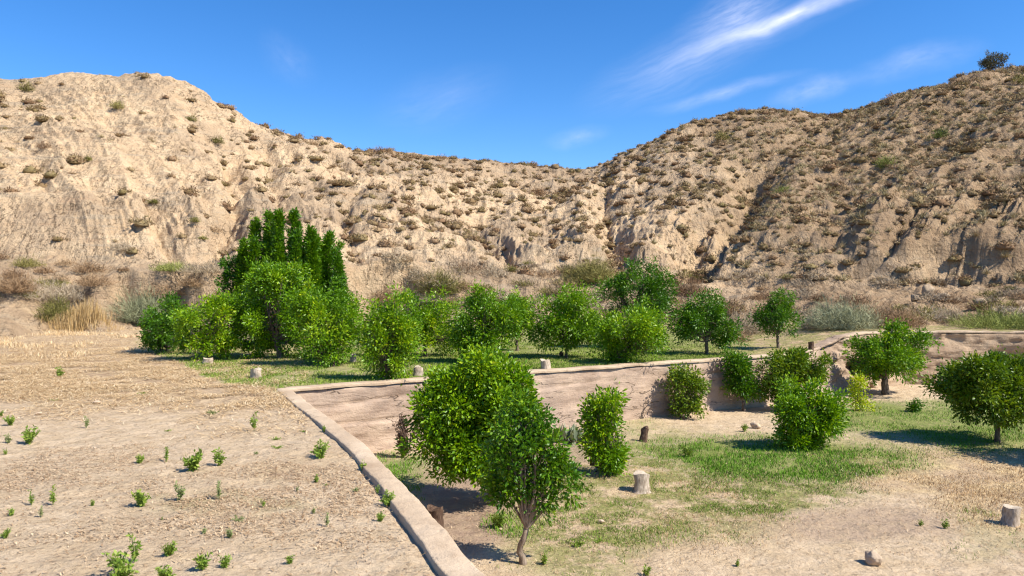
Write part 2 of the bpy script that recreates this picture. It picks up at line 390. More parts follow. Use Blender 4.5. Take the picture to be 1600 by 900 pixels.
def masks_l(x, y):
    px, py = topx(x, y, LOW+0*x)
    w = fbm(x*.8, y*.8, 4, 80); px = px+40*w; py = py+12*w
    g = ell(px, py, 1240, 722, 200, 34)+ell(px, py, 1420, 652, 190, 30)+.9*ell(px, py, 1550, 676, 120, 32)+.5*ell(px, py, 1120, 700, 160, 26)+.8*ell(px, py, 625, 745, 70, 35)+.6*ell(px, py, 790, 815, 60, 22)+.35*ell(px, py, 960, 665, 90, 14)
    s = .9*ell(px, py, 1470, 735, 240, 38)+.8*ell(px, py, 1580, 790, 120, 45)+.5*ell(px, py, 1330, 650, 120, 18)+.4*ell(px, py, 1000, 800, 240, 90)
    o = .95*ell(px, py, 1010, 770, 210, 75)+.9*ell(px, py, 1190, 772, 180, 24)+.8*ell(px, py, 900, 850, 130, 60)+.5*ell(px, py, 1060, 700, 130, 34)+.5*ell(px, py, 1420, 690, 220, 30)+.3*ell(px, py, 1560, 840, 90, 40)
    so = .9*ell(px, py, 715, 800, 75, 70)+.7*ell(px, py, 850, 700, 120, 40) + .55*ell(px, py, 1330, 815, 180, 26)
    return dict(green=np.clip(g, 0, 1), straw=np.clip(s, 0, 1), olive=np.clip(o, 0, 1), soil=np.clip(so, 0, 1))

# ------------------------------------------------------------------ terrain
def zt_full(x, y):
    relief = .030*fbm(x*.5, y*.5, 3, 11)+.016*fbm(x*2.1, y*2.1, 3, 12)+.012*fbm(x*6, y*5, 2, 13)
    return zt(x, y) + relief - .02
def build_terrace():
    ys = np.concatenate([np.linspace(-5, 3, 20), np.geomspace(3.05, 15.8, 330)])
    nu = 330; u = np.linspace(0, 1, nu)**1.7
    wx = np.interp(ys, NW[:, 1], NW[:, 0]) - .11
    span = np.full_like(ys, 60.0)
    X = wx[:, None] - u[None, :]*span[:, None]; Y = ys[:, None]+0*X
    VA = np.stack([X, Y], -1)[:, ::-1]
    fa = gridfaces(len(ys), nu)
    # back piece
    xl = X[-1][::-1]                      # shares the seam
    xr = np.concatenate([np.linspace(xl[-1], 14, 230)[1:], np.linspace(14, 40, 60)[1:]])
    xs = np.concatenate([xl, xr])
    yb = np.where(xs <= xl[-1], 15.8, np.interp(xs, ALLB[:, 0], ALLB[:, 1])+.12)
    yb = np.maximum(yb, 15.8)
    v = np.linspace(0, 1, 150)**1.4
    YB = yb[None, :]+v[:, None]*(62-yb[None, :]); XB = xs[None, :]+0*YB
    VB = np.stack([XB, YB], -1)
    fb = gridfaces(len(v), len(xs), VA.shape[0]*VA.shape[1])
    V2 = np.vstack([VA.reshape(-1, 2), VB.reshape(-1, 2)])
    z = zt_full(V2[:, 0], V2[:, 1])
    # worn edge just inside the near wall
    wxx = np.interp(V2[:, 1], NW[:, 1], NW[:, 0])
    dd = wxx-.25-V2[:, 0]
    z -= .035*np.exp(-(dd/.12)**2)*(V2[:, 1] < 15.5)*sst(.1, .8, 1-V2[:, 1]/14)
    o = mesh('terrace_ground', np.c_[V2, z], [fa, fb], GND_T, smooth=True, attrs=masks_t(V2[:, 0], V2[:, 1]))
    tag(o, kind='structure'); return o
build_terrace()
def zl(x, y):
    return LOW + .05*fbm(x*.35, y*.35, 3, 21)+.02*fbm(x*1.8, y*1.8, 3, 22) + .12*sst(-2, 6, 5-np.abs(y-26))*0
def build_lower():
    xs = np.concatenate([np.linspace(-7, 24, 420), np.linspace(24.5, 60, 30)]); ys = np.concatenate([np.linspace(-6, 4, 30), np.linspace(4.1, 30, 360)])
    X, Y = np.meshgrid(xs, ys); X = X.ravel(); Y = Y.ravel()
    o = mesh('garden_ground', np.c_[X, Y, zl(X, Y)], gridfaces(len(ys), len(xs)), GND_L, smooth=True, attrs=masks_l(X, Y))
    tag(o, kind='structure')
build_lower()
# far ground sheet reaching the horizon
g = np.linspace(-1500, 1500, 41); X, Y = np.meshgrid(g, g)
o = mesh('ground', np.c_[X.ravel(), Y.ravel(), np.full(X.size, -2.6)], gridfaces(41, 41), HILL, attrs={'veg': np.zeros(X.size)}); tag(o, kind='structure')

# hills: a foot bench, eroded face, ridge line, back slope
tP = lambda P: (P-800)/F
RID = np.array([(-900,150),(-300,140),(-60,120),(0,122),(20,125),(60,122),(95,114),(130,113),(150,116),(185,119),(195,115),(230,118),(265,124),(290,138),(320,160),(350,184),(375,202),(400,211),(430,216),(470,222),(500,226),(540,236),(580,240),(600,234),(640,239),(680,243),(720,249),(760,252),(800,257),(850,259),(880,263),(905,265),(930,261),(950,253),(980,239),(1010,226),(1040,209),(1075,192),(1110,185),(1150,174),(1190,170),(1230,174),(1270,179),(1310,181),(1340,171),(1380,156),(1400,147),(1440,140),(1480,134),(1500,125),(1530,115),(1560,110),(1600,103),(1800,80),(2400,90)], float)
def tabl(P, a): a = np.array(a, float); return np.interp(P, a[:, 0], a[:, 1])
BLK = [(345,262,0),]
GUL = [([(950,268),(945,330),(962,385),(978,415)], 1.2, 1.8), ([(1195,240),(1165,300),(1140,340),(1095,385),(1045,425)], 4.0, 4.0),
       ([(345,235),(372,300),(352,360),(330,400)], 1.5, 1.6), ([(210,300),(235,350),(270,395)], .9, 1.2), ([(415,240),(430,300),(455,350)], 1.0, 1.5),
       ([(1090,330),(1080,370),(1060,410)], 1.2, 1.4), ([(735,320),(760,370),(800,410)], 1.0, 1.6), ([(1440,330),(1400,370),(1330,420)], 1.3, 1.6), ([(560,300),(540,350),(560,400)], .8, 1.4)]
def build_hills():
    Pc = np.concatenate([np.linspace(-2400, -160, 70)[:-1], np.linspace(-160, 1760, 1150), np.linspace(1760, 3600, 60)[1:]])
    t = tP(Pc)
    yf = tabl(Pc, [(-2400,30),(-400,38),(0,37.5),(200,37),(420,38),(640,42),(900,42),(1100,39),(1250,34),(1450,32.5),(1600,32),(2400,30),(3600,26)])
    yb = tabl(Pc, [(-2400,38),(0,47),(300,48),(600,52),(900,51),(1100,49),(1300,45),(1600,43),(2400,40),(3600,36)])
    pb = tabl(Pc, [(-400,400),(0,400),(200,407),(300,412),(350,404),(600,408),(750,420),(850,438),(950,438),(1050,430),(1150,446),(1300,448),(1450,452),(1600,448),(2400,440)])
    yr = tabl(Pc, [(-2400,60),(-400,70),(0,73),(230,78),(400,85),(600,92),(900,96),(1050,93),(1170,96),(1300,93),(1400,89),(1600,83),(2400,75),(3600,60)])
    pr = np.interp(Pc, RID[:, 0], RID[:, 1])
    yf = yf+2.4*fbm(Pc*.012, Pc*0, 3, 55)-7*sst(120, -60, Pc)*1.0
    zf = zt(t*yf, yf); zb = EYE+(HZ-pb)/F*yb; zr = EYE+(HZ-pr)/F*yr
    s1 = np.linspace(0, 1, 80); s2 = np.linspace(0, 1, 340)[1:]; s3 = np.linspace(0, 1, 26)[1:]
    T = t[None, :]; PP = Pc[None, :]
    # section 1 foot bench
    Y1 = (yf-1.5)[None, :]+s1[:, None]*((yb-yf)+1.5)[None, :]; X1 = T*Y1
    wv = .10*fbm(X1*.35, Y1*.35, 3, 31); q = np.clip(s1[:, None]+wv*np.sin(np.pi*s1)[:, None], 0, 1)
    bl = .12+.55*sst(120, 220, PP)*(1-sst(640, 720, PP))
    bl = bl+.28*sst(510, 540, PP)*(1-sst(640, 670, PP))
    f1 = (1-bl)*q+bl*sst(.42, .50, q)
    Z1 = (zf-.35)[None, :]+(zb-zf+.35)[None, :]*f1
    Z1 = Z1+(.30*fbm(X1*.6, Y1*.6, 3, 56)+.12*fbm(X1*2, Y1*2, 2, 57))*sst(0, .15, s1[:, None])
    # section 2 face
    Y2 = yb[None, :]+s2[:, None]*(yr-yb)[None, :]; X2 = T*Y2; S2 = s2[:, None]+0*X2
    pw = tabl(Pc, [(0, .85), (400, .92), (700, 1.05), (1000, 1.05), (1200, .95), (1600, .95)])[None, :]
    Z2 = zb[None, :]+(zr-zb)[None, :]*S2**pw
    Z2 += 1.5*sst(1300, 1380, PP)*(sst(.04, .065, S2+.04*fbm(X2*.3, Y2*.3, 2, 33))-sst(.07, .35, S2))
    # section 3 back
    Y3 = yr[None, :]+s3[:, None]*70; X3 = T*Y3
    Z3 = zr[None, :]-s3[:, None]*(14+.1*(zr-5))[None, :]*1.0
    X = np.vstack([X1, X2, X3]); Y = np.vstack([Y1, Y2, Y3]); Z = np.vstack([Z1, Z2, Z3])
    S = np.vstack([0*Y1, S2, 1+0*Y3]); P2 = PP+0*X
    # erosion relief
    k = tabl(Pc, [(0, .55), (400, .35), (700, 0), (1000, -.1), (1150, -.6), (1600, -.8)])[None, :]
    U = t[None, :]*72+k*(Y-60)
    wpx = 2.2*fbm(X*.06, Y*.06, 3, 41); win = np.minimum(1, S/.10)*np.minimum(1, np.maximum(0, (1-S)/.10)); win2 = .35+.65*win
    cliff = tabl(Pc, [(0, .68), (300, .85), (700, 1.0), (950, 1.05), (1150, .95), (1230, .6), (1600, .5)])[None, :]
    Z += win*cliff*(1.7*ridged((U+wpx)*.085, Y*.028, 3, 42)-.2)
    Z += win*cliff*(.30+.5*sst(300,520,PP))*ridged((U+wpx*2.6)*.24, Y*.10, 3, 43)
    Z += win*1.3*fbm(X*.09, Y*.09, 3, 53)
    Z += win2*cliff*.22*ridged((U+wpx)*.8, Y*.3, 3, 44)
    Z += win2*.20*ridged((U+wpx*.7)*1.9, Y*.55, 2, 58)*sst(-.2, .4, fbm(X*.1, Y*.1, 2, 59))
    Z += (.30*win+.06)*fbm(X*.5, Y*.5, 4, 45, .6)+.11*fbm(X*1.9, Y*1.9, 3, 46, .6)
    # harder beds stand out as ledges
    zz = Z+.6*fbm(X*.12, Y*.12, 3, 47)+(X*.03)
    fr = (zz/1.55) % 1.0
    led = np.minimum(1, fr/.75)-(fr)               # steep riser, flat tread
    bed = sst(-.1, .5, fbm(X*.06, zz*.35, 3, 48))*win2
    Z += bed*led*1.35*(S > 0)
    fr2 = ((zz+.3)/.42) % 1.0
    Z += win2*(np.minimum(1, fr2/.7)-fr2)*.22*(S > 0)
    # named gullies
    for pts, dep, wid in GUL:
        pts = np.array(pts, float)
        c = slice(np.searchsorted(Pc, pts[:, 0].min()-140), np.searchsorted(Pc, pts[:, 0].max()+140))
        pyv = HZ-F*(np.vstack([Z1, Z2, Z3])[:, c]-EYE)/Y[:, c]
        pc = np.interp(pyv, pts[:, 1], pts[:, 0]); 
        lat = (P2[:, c]-pc)/F*Y[:, c] + .5*fbm(X[:, c]*.5, Y[:, c]*.5, 2, 49)
        al = sst(pts[0, 1]-15, pts[0, 1]+20, pyv)*(1-sst(pts[-1, 1]-5, pts[-1, 1]+20, pyv))
        Z[:, c] -= dep*al*np.maximum(0, 1-np.abs(lat)/wid)**1.2*1.1
    # caves / overhang shade pockets in the right-hand outcrop
    for cx, cy, rr, dp in [(432, 243, 1.6, 1.5), (535, 262, 1.9, 1.8), (512, 252, 1.0, 1.0), (605, 262, 1.1, 1.0), (100, 326, .6, .6), (460, 250, 1.0, .8), (990, 262, 1.0, .9), (1090, 290, 1.0, .8), (1485, 436, 2.0, 1.8), (1555, 408, .9, .9), (1560, 445, .8, .8), (1430, 395, 1.1, 1.1), (1300, 335, 1.5, 1.0), (1330, 320, 1.3, .9)]:
        pyv = HZ-F*(Z-EYE)/Y; d = np.hypot((P2-cx)/F*Y/1.5, (pyv-cy)/F*Y/.7)
        Z -= .7*dp*np.maximum(0, 1-d/rr)**.8*(d < rr)*(S > 0)*(S < .9)
    # keep the ridge line
    vegm = sst(980, 1250, P2)*.95 + .35*(S < .001)
    vegm = vegm*(1-.55*ell(P2, HZ-F*(Z-EYE)/Y, 1400, 425, 170, 40))*(1-.6*ell(P2, HZ-F*(Z-EYE)/Y, 1120, 430, 90, 60))
    vegm = np.clip(vegm+.5*sst(.80, 1, S)*sst(380, 430, P2), 0, 1)
    V = np.c_[X.ravel(), Y.ravel(), Z.ravel()]
    o = mesh('hills', V, gridfaces(*X.shape), HILL, smooth=True, attrs={'veg': vegm.ravel()})
    tag(o, kind='structure')
    return Pc, X, Y, Z, S
HP, HX, HY, HZZ, HS = build_hills()
HPY = HZ-F*(HZZ-EYE)/HY
HCM = np.maximum.accumulate(-HPY, axis=0)      # visible envelope
VIS = (-HPY >= HCM-.5)
def hit(px, py):
    c = int(np.clip(np.searchsorted(HP, px), 1, len(HP)-1)); col = HPY[:, c]
    i = np.argmax(col <= py) if (col <= py).any() else int(np.argmin(col))
    return float(HX[i, c]), float(HY[i, c]), float(HZZ[i, c])
def ground_z(x, y):
    P = 800+F*x/y; c = int(np.clip(np.searchsorted(HP, P), 1, len(HP)-1)); 
    zh = float(np.interp(y, HY[:, c], HZZ[:, c])) if y > HY[0, c] else -9
    return max(zh, float(zt_full(np.array([x]), np.array([y]))[0]))

# ------------------------------------------------------------------ walls
def resample(P, step):
    P = np.asarray(P, float); d = np.r_[0, np.cumsum(np.linalg.norm(np.diff(P, axis=0), axis=1))]
    n = max(4, int(d[-1]/step)); s = np.linspace(0, d[-1], n); return np.stack([np.interp(s, d, P[:, i]) for i in range(P.shape[1])], 1), s
def wall(name, label, line, side, topf, thick=.26, cap=.07, amp=.035, matf=WALLF, matc=COPE, step=.07, batter=.06, lean=0.0, capamp=.012, seed=0, caplabel=None):
    Q, s = resample(line, step); Tn = np.gradient(Q, axis=0); Tn /= np.linalg.norm(Tn, axis=1)[:, None]
    Nn = np.stack([Tn[:, 1], -Tn[:, 0]], 1)*side      # outward, toward the lower garden
    zt_ = np.array([topf(a, b) for a, b in Q])
    root = empty(name, (float(Q[0, 0]), float(Q[0, 1]), LOW)); L0 = np.array([Q[0, 0], Q[0, 1], LOW])
    nz = 34; v = np.linspace(0, 1, nz)
    Z = (LOW-.15)+v[:, None]*(zt_-cap-(LOW-.15))[None, :]
    d = amp*1.6*fbm(s[None, :]*.6, Z*2.0, 4, 100+seed, .6)+amp*ridged(s[None, :]*1.1, Z*3.2, 3, 110+seed)*.7
    for q_, (zo, sd_) in enumerate([(.42, 5), (.85, 6)]):
        zc = zt_-zo+.10*fbm(s*.35, s*0, 3, 170+sd_+seed); gate = sst(-.15, .2, fbm(s*.22, s*0+4, 2, 180+sd_+seed)); dz = Z-zc[None, :]
        d += gate[None, :]*(-.05*np.exp(-(dz/.025)**2)+.02*sst(.0, -.05, dz)*np.exp(-(dz/.35)**2))
    d += batter*(1-v)[:, None]+.25*np.exp(-v*9)[:, None]*(.3+.3*fbm(s*.8, s*0, 3, 120+seed))[None, :]
    X = Q[None, :, 0]+Nn[None, :, 0]*(d-.03); Y = Q[None, :, 1]+Nn[None, :, 1]*(d-.03)
    front = np.stack([X, Y, Z], -1)
    back = np.stack([np.broadcast_to(Q[:, 0]-Nn[:, 0]*thick, Z.shape), np.broadcast_to(Q[:, 1]-Nn[:, 1]*thick, Z.shape), Z], -1)[::-1]
    V = np.concatenate([front, back[:1], back[-1:]]).reshape(-1, 3)-L0
    mesh('wall_face', V, gridfaces(nz+2, len(s)), matf, root, smooth=True)
    # coping: irregular rounded slab
    prof = [(.012, -cap), (.018, -cap*.4), (.014, -.010), (.006, -.002), (-.008, 0), (-thick*.33, .003), (-thick*.66, .003), (-thick+.010, 0), (-thick-.004, -.004), (-thick-.012, -.014), (-thick-.018, -cap*1.6)]
    V = []
    eo = .022*fbm(s*1.3, s*0+3, 6, 130+seed, .72)*min(1, capamp/.012); ei = .032*fbm(s*1.3, s*0+9, 6, 140+seed, .75)*min(1, capamp/.012)
    ht = capamp*1.2*fbm(s*1.4, s*0+1, 3, 150+seed)
    for j, (o_, h_) in enumerate(prof):
        e = eo if j < 5 else (ei if j > 6 else 0*s)
        V.append(np.stack([Q[:, 0]+Nn[:, 0]*(o_+e), Q[:, 1]+Nn[:, 1]*(o_+e), zt_+h_+ht+.02+capamp*.4*fbm(s*5, s*0+j, 2, 160+seed)], -1))
    V = np.array(V); c = mesh('coping', V.reshape(-1, 3)-L0, gridfaces(len(prof), len(s)), matc, root, smooth=True)
    if caplabel: c['label'] = caplabel
    tag(root, label, 'wall'); return root
wall('retaining_wall', 'low wall with pale cement top running from the bottom edge diagonally up to the corner', NW, 1, lambda a, b: .01, seed=1, step=.03, thick=.235, cap=.055)
wall('retaining_wall', 'long pinkish rendered wall with cracks holding up the grassy orchard terrace', FW+np.array([0, -.0]), 1, lambda a, b: float(.0+zt(a, b)), amp=.026, seed=2, thick=.30)
wall('stone_wall', 'short rough rubble stone wall section between the dull green bush and the rounded tree', SW, 1, lambda a, b: float(zt(a, b))-.02, amp=.16, matf=STONE, matc=STONE, step=.07, batter=.35, seed=3, capamp=.03, thick=.35)
wall('earth_bank', 'brown crumbling earth and stone bank behind the two right-hand trees', BW, 1, lambda a, b: float(zt(a, b))-.03, amp=.13, matf=BANK, matc=COPE, step=.08, batter=.5, seed=4, capamp=.03, thick=.4)

# ------------------------------------------------------------------ foliage
def leaves(P, nrm, size, mat_n=None, aspect=.45, fold=.25, droop=.3):
    """One folded leaf per point: P (n,3) base points, nrm (n,3) pointing direction."""
    n = len(P); d = nrm/ (np.linalg.norm(nrm, axis=1)[:, None]+1e-9)
    d[:, 2] -= droop*rng.uniform(0, 1, n); d /= np.linalg.norm(d, axis=1)[:, None]
    r = rng.normal(size=(n, 3)); r[:, 2] *= .6; s = np.cross(d, r); s /= np.linalg.norm(s, axis=1)[:, None]+1e-9; u = np.cross(s, d)
    sz = size*rng.uniform(.65, 1.25, n)[:, None]
    b = P; tip = P+d*sz; mid = P+d*sz*.5
    l = mid+s*sz*aspect*.5+u*sz*fold*.3; r_ = mid-s*sz*aspect*.5+u*sz*fold*.3
    V = np.stack([b, l, tip, r_], 1).reshape(-1, 3); i = np.arange(n)[:, None]*4
    Ft = np.vstack([np.hstack([i, i+1, i+2]), np.hstack([i, i+2, i+3])])
    return V, Ft
def sph(n):
    v = rng.normal(size=(n, 3)); return v/np.linalg.norm(v, axis=1)[:, None]
def crown_points(masses, nclus, sub=9, subr=.42, inner=.12, keep=.35, wexp=.72):
    """masses: (cx,cy,cz,rx,ry,rz) -> cluster centres and outward directions"""
    C = []; D = []; T = []
    vol = np.array([(m[3]*m[4]*m[5])**wexp for m in masses]); vol = vol/vol.sum()
    for m_, w in zip(masses, vol):
        c = np.array(m_[:3]); r = np.array(m_[3:6])
        ns = max(5, int(1.15*sub*(1+1.2*w)))
        sc = c+sph(ns)*r*rng.uniform(.68, 1.0, (ns, 1)); sr = .60*subr*r[None, :]*rng.uniform(.7, 1.4, (ns, 1))
        # keep proportions of sub lobes roughly round
        gm = sr.prod(1)**(1/3); sr = keep*sr+(1-keep)*gm[:, None]
        st = rng.uniform(0, 1, ns)
        n = int(nclus*w); k = rng.integers(0, ns, n); dr = sph(n)
        rad = np.where(rng.uniform(size=n) < inner*.6, rng.uniform(.2, .8, n), rng.uniform(.85, 1.12, n))
        p = sc[k]+dr*sr[k]*rad[:, None]
        od = (p-c)/r; od /= np.linalg.norm(od, axis=1)[:, None]+1e-9
        cc = rng.uniform(size=n) < .14; p[cc] = (c+dr*r*rng.uniform(.35, .7, (n, 1)))[cc]
        C.append(p); D.append(dr*.8+od*.8+np.array([0, 0, .25])); T.append(.62*st[k]+.38*rng.uniform(0, 1, n))
    return np.vstack(C), np.vstack(D), np.concatenate(T)
def roughen(ms, n=3):
    out = list(ms)
    for _ in range(n):
        m_ = random.choice(ms); d = sph(1)[0]; d[2] = abs(d[2])*.8-.15; q = random.uniform(.75, 1.0); k = random.uniform(.28, .42)
        out.append((m_[0]+d[0]*m_[3]*q, m_[1]+d[1]*m_[4]*q, m_[2]+d[2]*m_[5]*q, m_[3]*k, m_[4]*k, m_[5]*k))
    return out
def foliage(masses, nleaf, size, per=11, clr=.13, sub=9, subr=.42, tshift=0.0, inner=.12, aspect=.45, shoots=0, zmin=None, yellow=None, keep=.35):
    wexp = .50 if keep == 1.0 else .72
    nc = max(6, nleaf//per); C, D, T = crown_points(masses, nc, sub, subr, inner, keep, wexp)
    # a few upright shoots that break the outline
    if shoots:
        ms = max(masses, key=lambda q: q[2]+q[5]); 
        for _ in range(shoots):
            m_ = random.choice(masses); a = random.uniform(0, 6.28); q = random.uniform(0, .8)
            top = np.array([m_[0]+m_[3]*q*math.cos(a), m_[1]+m_[4]*q*math.sin(a), m_[2]+m_[5]*math.sqrt(1-q*q)*.98])
            ln = random.uniform(.12, .34)*min(1.0, m_[5])*1.3; k = 5
            C = np.vstack([C, top+np.linspace(-.1, 1, k)[:, None]*np.array([random.uniform(-.12, .12), random.uniform(-.12, .12), 1])*ln])
            D = np.vstack([D, np.tile([0, 0, 1.0], (k, 1))+rng.normal(0, .3, (k, 3))]); T = np.r_[T, np.full(k, .8)]
    if zmin is not None: C[:, 2] = np.maximum(C[:, 2], zmin+rng.uniform(0, .1, len(C)))
    if yellow is not None:
        yc = np.array(yellow[:3]); T = T+yellow[4]*np.exp(-(np.linalg.norm(C-yc, axis=1)/yellow[3])**2)
    mc = np.average(np.array([m_[:3] for m_ in masses]), axis=0); ro = rng.uniform(0, 99, 3); ext = np.mean([m_[3] for m_ in masses]); fq = 1.15/max(ext, .12)
    if keep < 1:
        nz = vn(C[:, 0]*fq+ro[0], C[:, 1]*fq+ro[1], C[:, 2]*fq+ro[2]); C = mc+(C-mc)*(1.03+.24*nz)[:, None]
        n2_ = vn(C[:, 0]*fq*2.4+ro[1], C[:, 1]*fq*2.4+ro[2], C[:, 2]*fq*2.4+ro[0]); kq = (n2_ > -.30) | (rng.uniform(size=len(C)) < .25); C, D, T = C[kq], D[kq], T[kq]
        T = T+.16*n2_[kq]
        if zmin is not None: C[:, 2] = np.maximum(C[:, 2], zmin+rng.uniform(0, .1, len(C)))
    per = int(per*1.75); kk = rng.permutation(len(C))[:int(len(C)*.72)]; C, D, T = C[kk], D[kk], T[kk]
    n = len(C)*per; k = np.repeat(np.arange(len(C)), per)
    off = rng.normal(0, 1, (n, 3))*clr*.55
    Pn = C[k]+off; d = D[k]/np.linalg.norm(D[k], axis=1)[:, None]*.6+off/clr*.8+rng.normal(0, .35, (n, 3))
    V, Ft = leaves(Pn, d, size, aspect=aspect)
    tint = np.clip(np.repeat(T[k]+tshift, 4)+np.repeat(rng.normal(0, .07, n), 4), 0, 1)
    return V, Ft, tint
def limbs(base, masses, r0, fork=.35, nper=3, multi=1, rough=.10, lean=0.0, thin=.3):
    mb = MB(); base = np.array(base, float)
    cz = min(m[2]-m[5]*.3 for m in masses); cen = np.mean([m[:3] for m in masses], axis=0)
    for s in range(multi):
        bx = base+np.array([random.uniform(-.12, .12), random.uniform(-.1, .1), 0])*(multi > 1)*2
        fk = base+(cen-base)*np.array([.25, .25, fork])+np.array([random.uniform(-.06, .06), random.uniform(-.06, .06), 0])+(np.array([random.uniform(-.25, .25), random.uniform(-.2, .2), 0]) if multi > 1 else 0)
        if fk[2] < base[2]+.12: fk[2] = base[2]+.12
        n = 7; q = np.linspace(0, 1, n)[:, None]
        pts = bx+(fk-bx)*q+np.array([lean, 0, 0])*np.sin(q*math.pi)*.3+rng.normal(0, .012, (n, 3)); pts[0, 2] -= .08
        rr = r0/math.sqrt(multi)*np.interp(q[:, 0], [0, .15, 1], [1.45, 1.0, .78]); V, Fc = tube(pts, rr, 10, rough); mb.add(V, Fc)
        for m_ in masses:
            for j in range(nper):
                e = np.array(m_[:3])+sph(1)[0]*np.array(m_[3:6])*.72; e[2] = max(e[2], fk[2]+.1)
                md = (fk+e)/2+rng.normal(0, .09, 3)*np.linalg.norm(e-fk); n = 7; q = np.linspace(0, 1, n)[:, None]
                pts = (1-q)**2*fk+2*q*(1-q)*md+q*q*e; rb = rr[-1]*random.uniform(.45, .75)
                V, Fc = tube(pts, rb*np.linspace(1, thin*.4, n), 6, rough); mb.add(V, Fc)
                for _ in range(2):
                    i = random.randint(2, 5); e2 = pts[i]+sph(1)[0]*np.array(m_[3:6])*.55; e2[2] = max(e2[2], base[2]+.1)
                    p2 = pts[i]+(e2-pts[i])*np.linspace(0, 1, 5)[:, None]+rng.normal(0, .02, (5, 3)); V, Fc = tube(p2, rb*.4*np.linspace(1, .2, 5), 5); mb.add(V, Fc)
    return mb
def tree(bx, by, masses_px, label, mat='citrus', z0=None, size=.085, leaf_n=9000, trunk=.055, kind='citrus_tree', cat='tree', depth_scale=.9, multi=1, y=None, barkm=BARK,
         sub=9, subr=.42, per=11, clr=.13, tshift=0.0, shoots=6, nper=3, yellow=None, group=None, fork=.35, aspect=.45, lean=0, keep=.35, inner=.12, zoff=0.0):
    low = z0 == 'low'
    if low: X, Y, Z = G(bx, by, LOW)
    else: X, Y, Z = G(bx, by, 0.0)
    if y is not None: X = (bx-800)/F*y; Y = y; Z = LOW if low else ground_z(X, Y)
    elif not low: Z = ground_z(X, Y)
    Z += zoff
    ms = []
    for mm in masses_px:
        px, py, rxp, ryp = mm[:4]; dy = mm[4] if len(mm) > 4 else 0.0
        d = Y+dy; ms.append(((px-800)/F*d-X, dy, EYE-(py-HZ)/F*d-Z, rxp/F*d*(.97 if low else 1.08), rxp/F*d*depth_scale, ryp/F*d*1.03))
    root = empty(kind, (X, Y, Z))
    if yellow: 
        yy = [(yellow[0]-800)/F*Y-X, -ms[0][4]*.5, EYE-(yellow[1]-HZ)/F*Y-Z, yellow[2], yellow[3]]
    else: yy = None
    if keep < 1: ms = roughen(ms, 5)
    mb = limbs((0, 0, 0), ms, trunk, fork, nper, multi, lean=lean); mb.build('trunk', barkm, root, smooth=True)
    V, Ft, tn = foliage(ms, leaf_n, size, per, clr, sub, subr, tshift, inner, aspect, shoots, .06, yy, keep)
    mesh('crown', V, Ft, LEAF[mat], root, attrs={'tint': tn})
    tag(root, label, cat, group); return root
GO = 'orchard trees on the upper terrace'; GL = 'trees in the lower garden'
# --- upper terrace, left to right
tree(265, 551, [(262, 512, 40, 36), (245, 525, 22, 22)], 'low dark bushy citrus tree at the far left end of the orchard row', 'dark', leaf_n=9000, group=GO, multi=2, fork=.2, size=.09)
tree(331, 563, [(325, 508, 38, 42), (302, 518, 26, 28, .3), (335, 535, 25, 20)], 'light green citrus tree with a thin short trunk beside the leftmost dark bushy one', 'citrus', leaf_n=10000, tshift=.1, group=GO, size=.085, yellow=(345, 530, .5, .2))
tree(440, 560, [(440, 480, 62, 58), (395, 500, 38, 46), (475, 510, 42, 42), (432, 445, 35, 30), (405, 540, 22, 14), (360, 490, 24, 34, 1.0)], 'largest rounded citrus tree, in front of the tall column-like dark tree', 'citrus', leaf_n=24000, trunk=.10, group=GO, tshift=-.02, size=.095, sub=12)
bay = [(418, 372, 8, 42), (393, 386, 8, 42), (404, 400, 7, 40), (440, 378, 8, 46), (452, 395, 7, 46), (463, 376, 8, 44), (478, 402, 8, 38), (493, 402, 9, 40), (512, 412, 9, 46), (529, 428, 5, 36), (430, 400, 8, 40), (503, 420, 8, 40), (370, 418, 17, 26), (364, 436, 16, 20), (445, 452, 40, 30), (500, 458, 24, 24), (405, 450, 28, 32), (532, 458, 7, 14)]
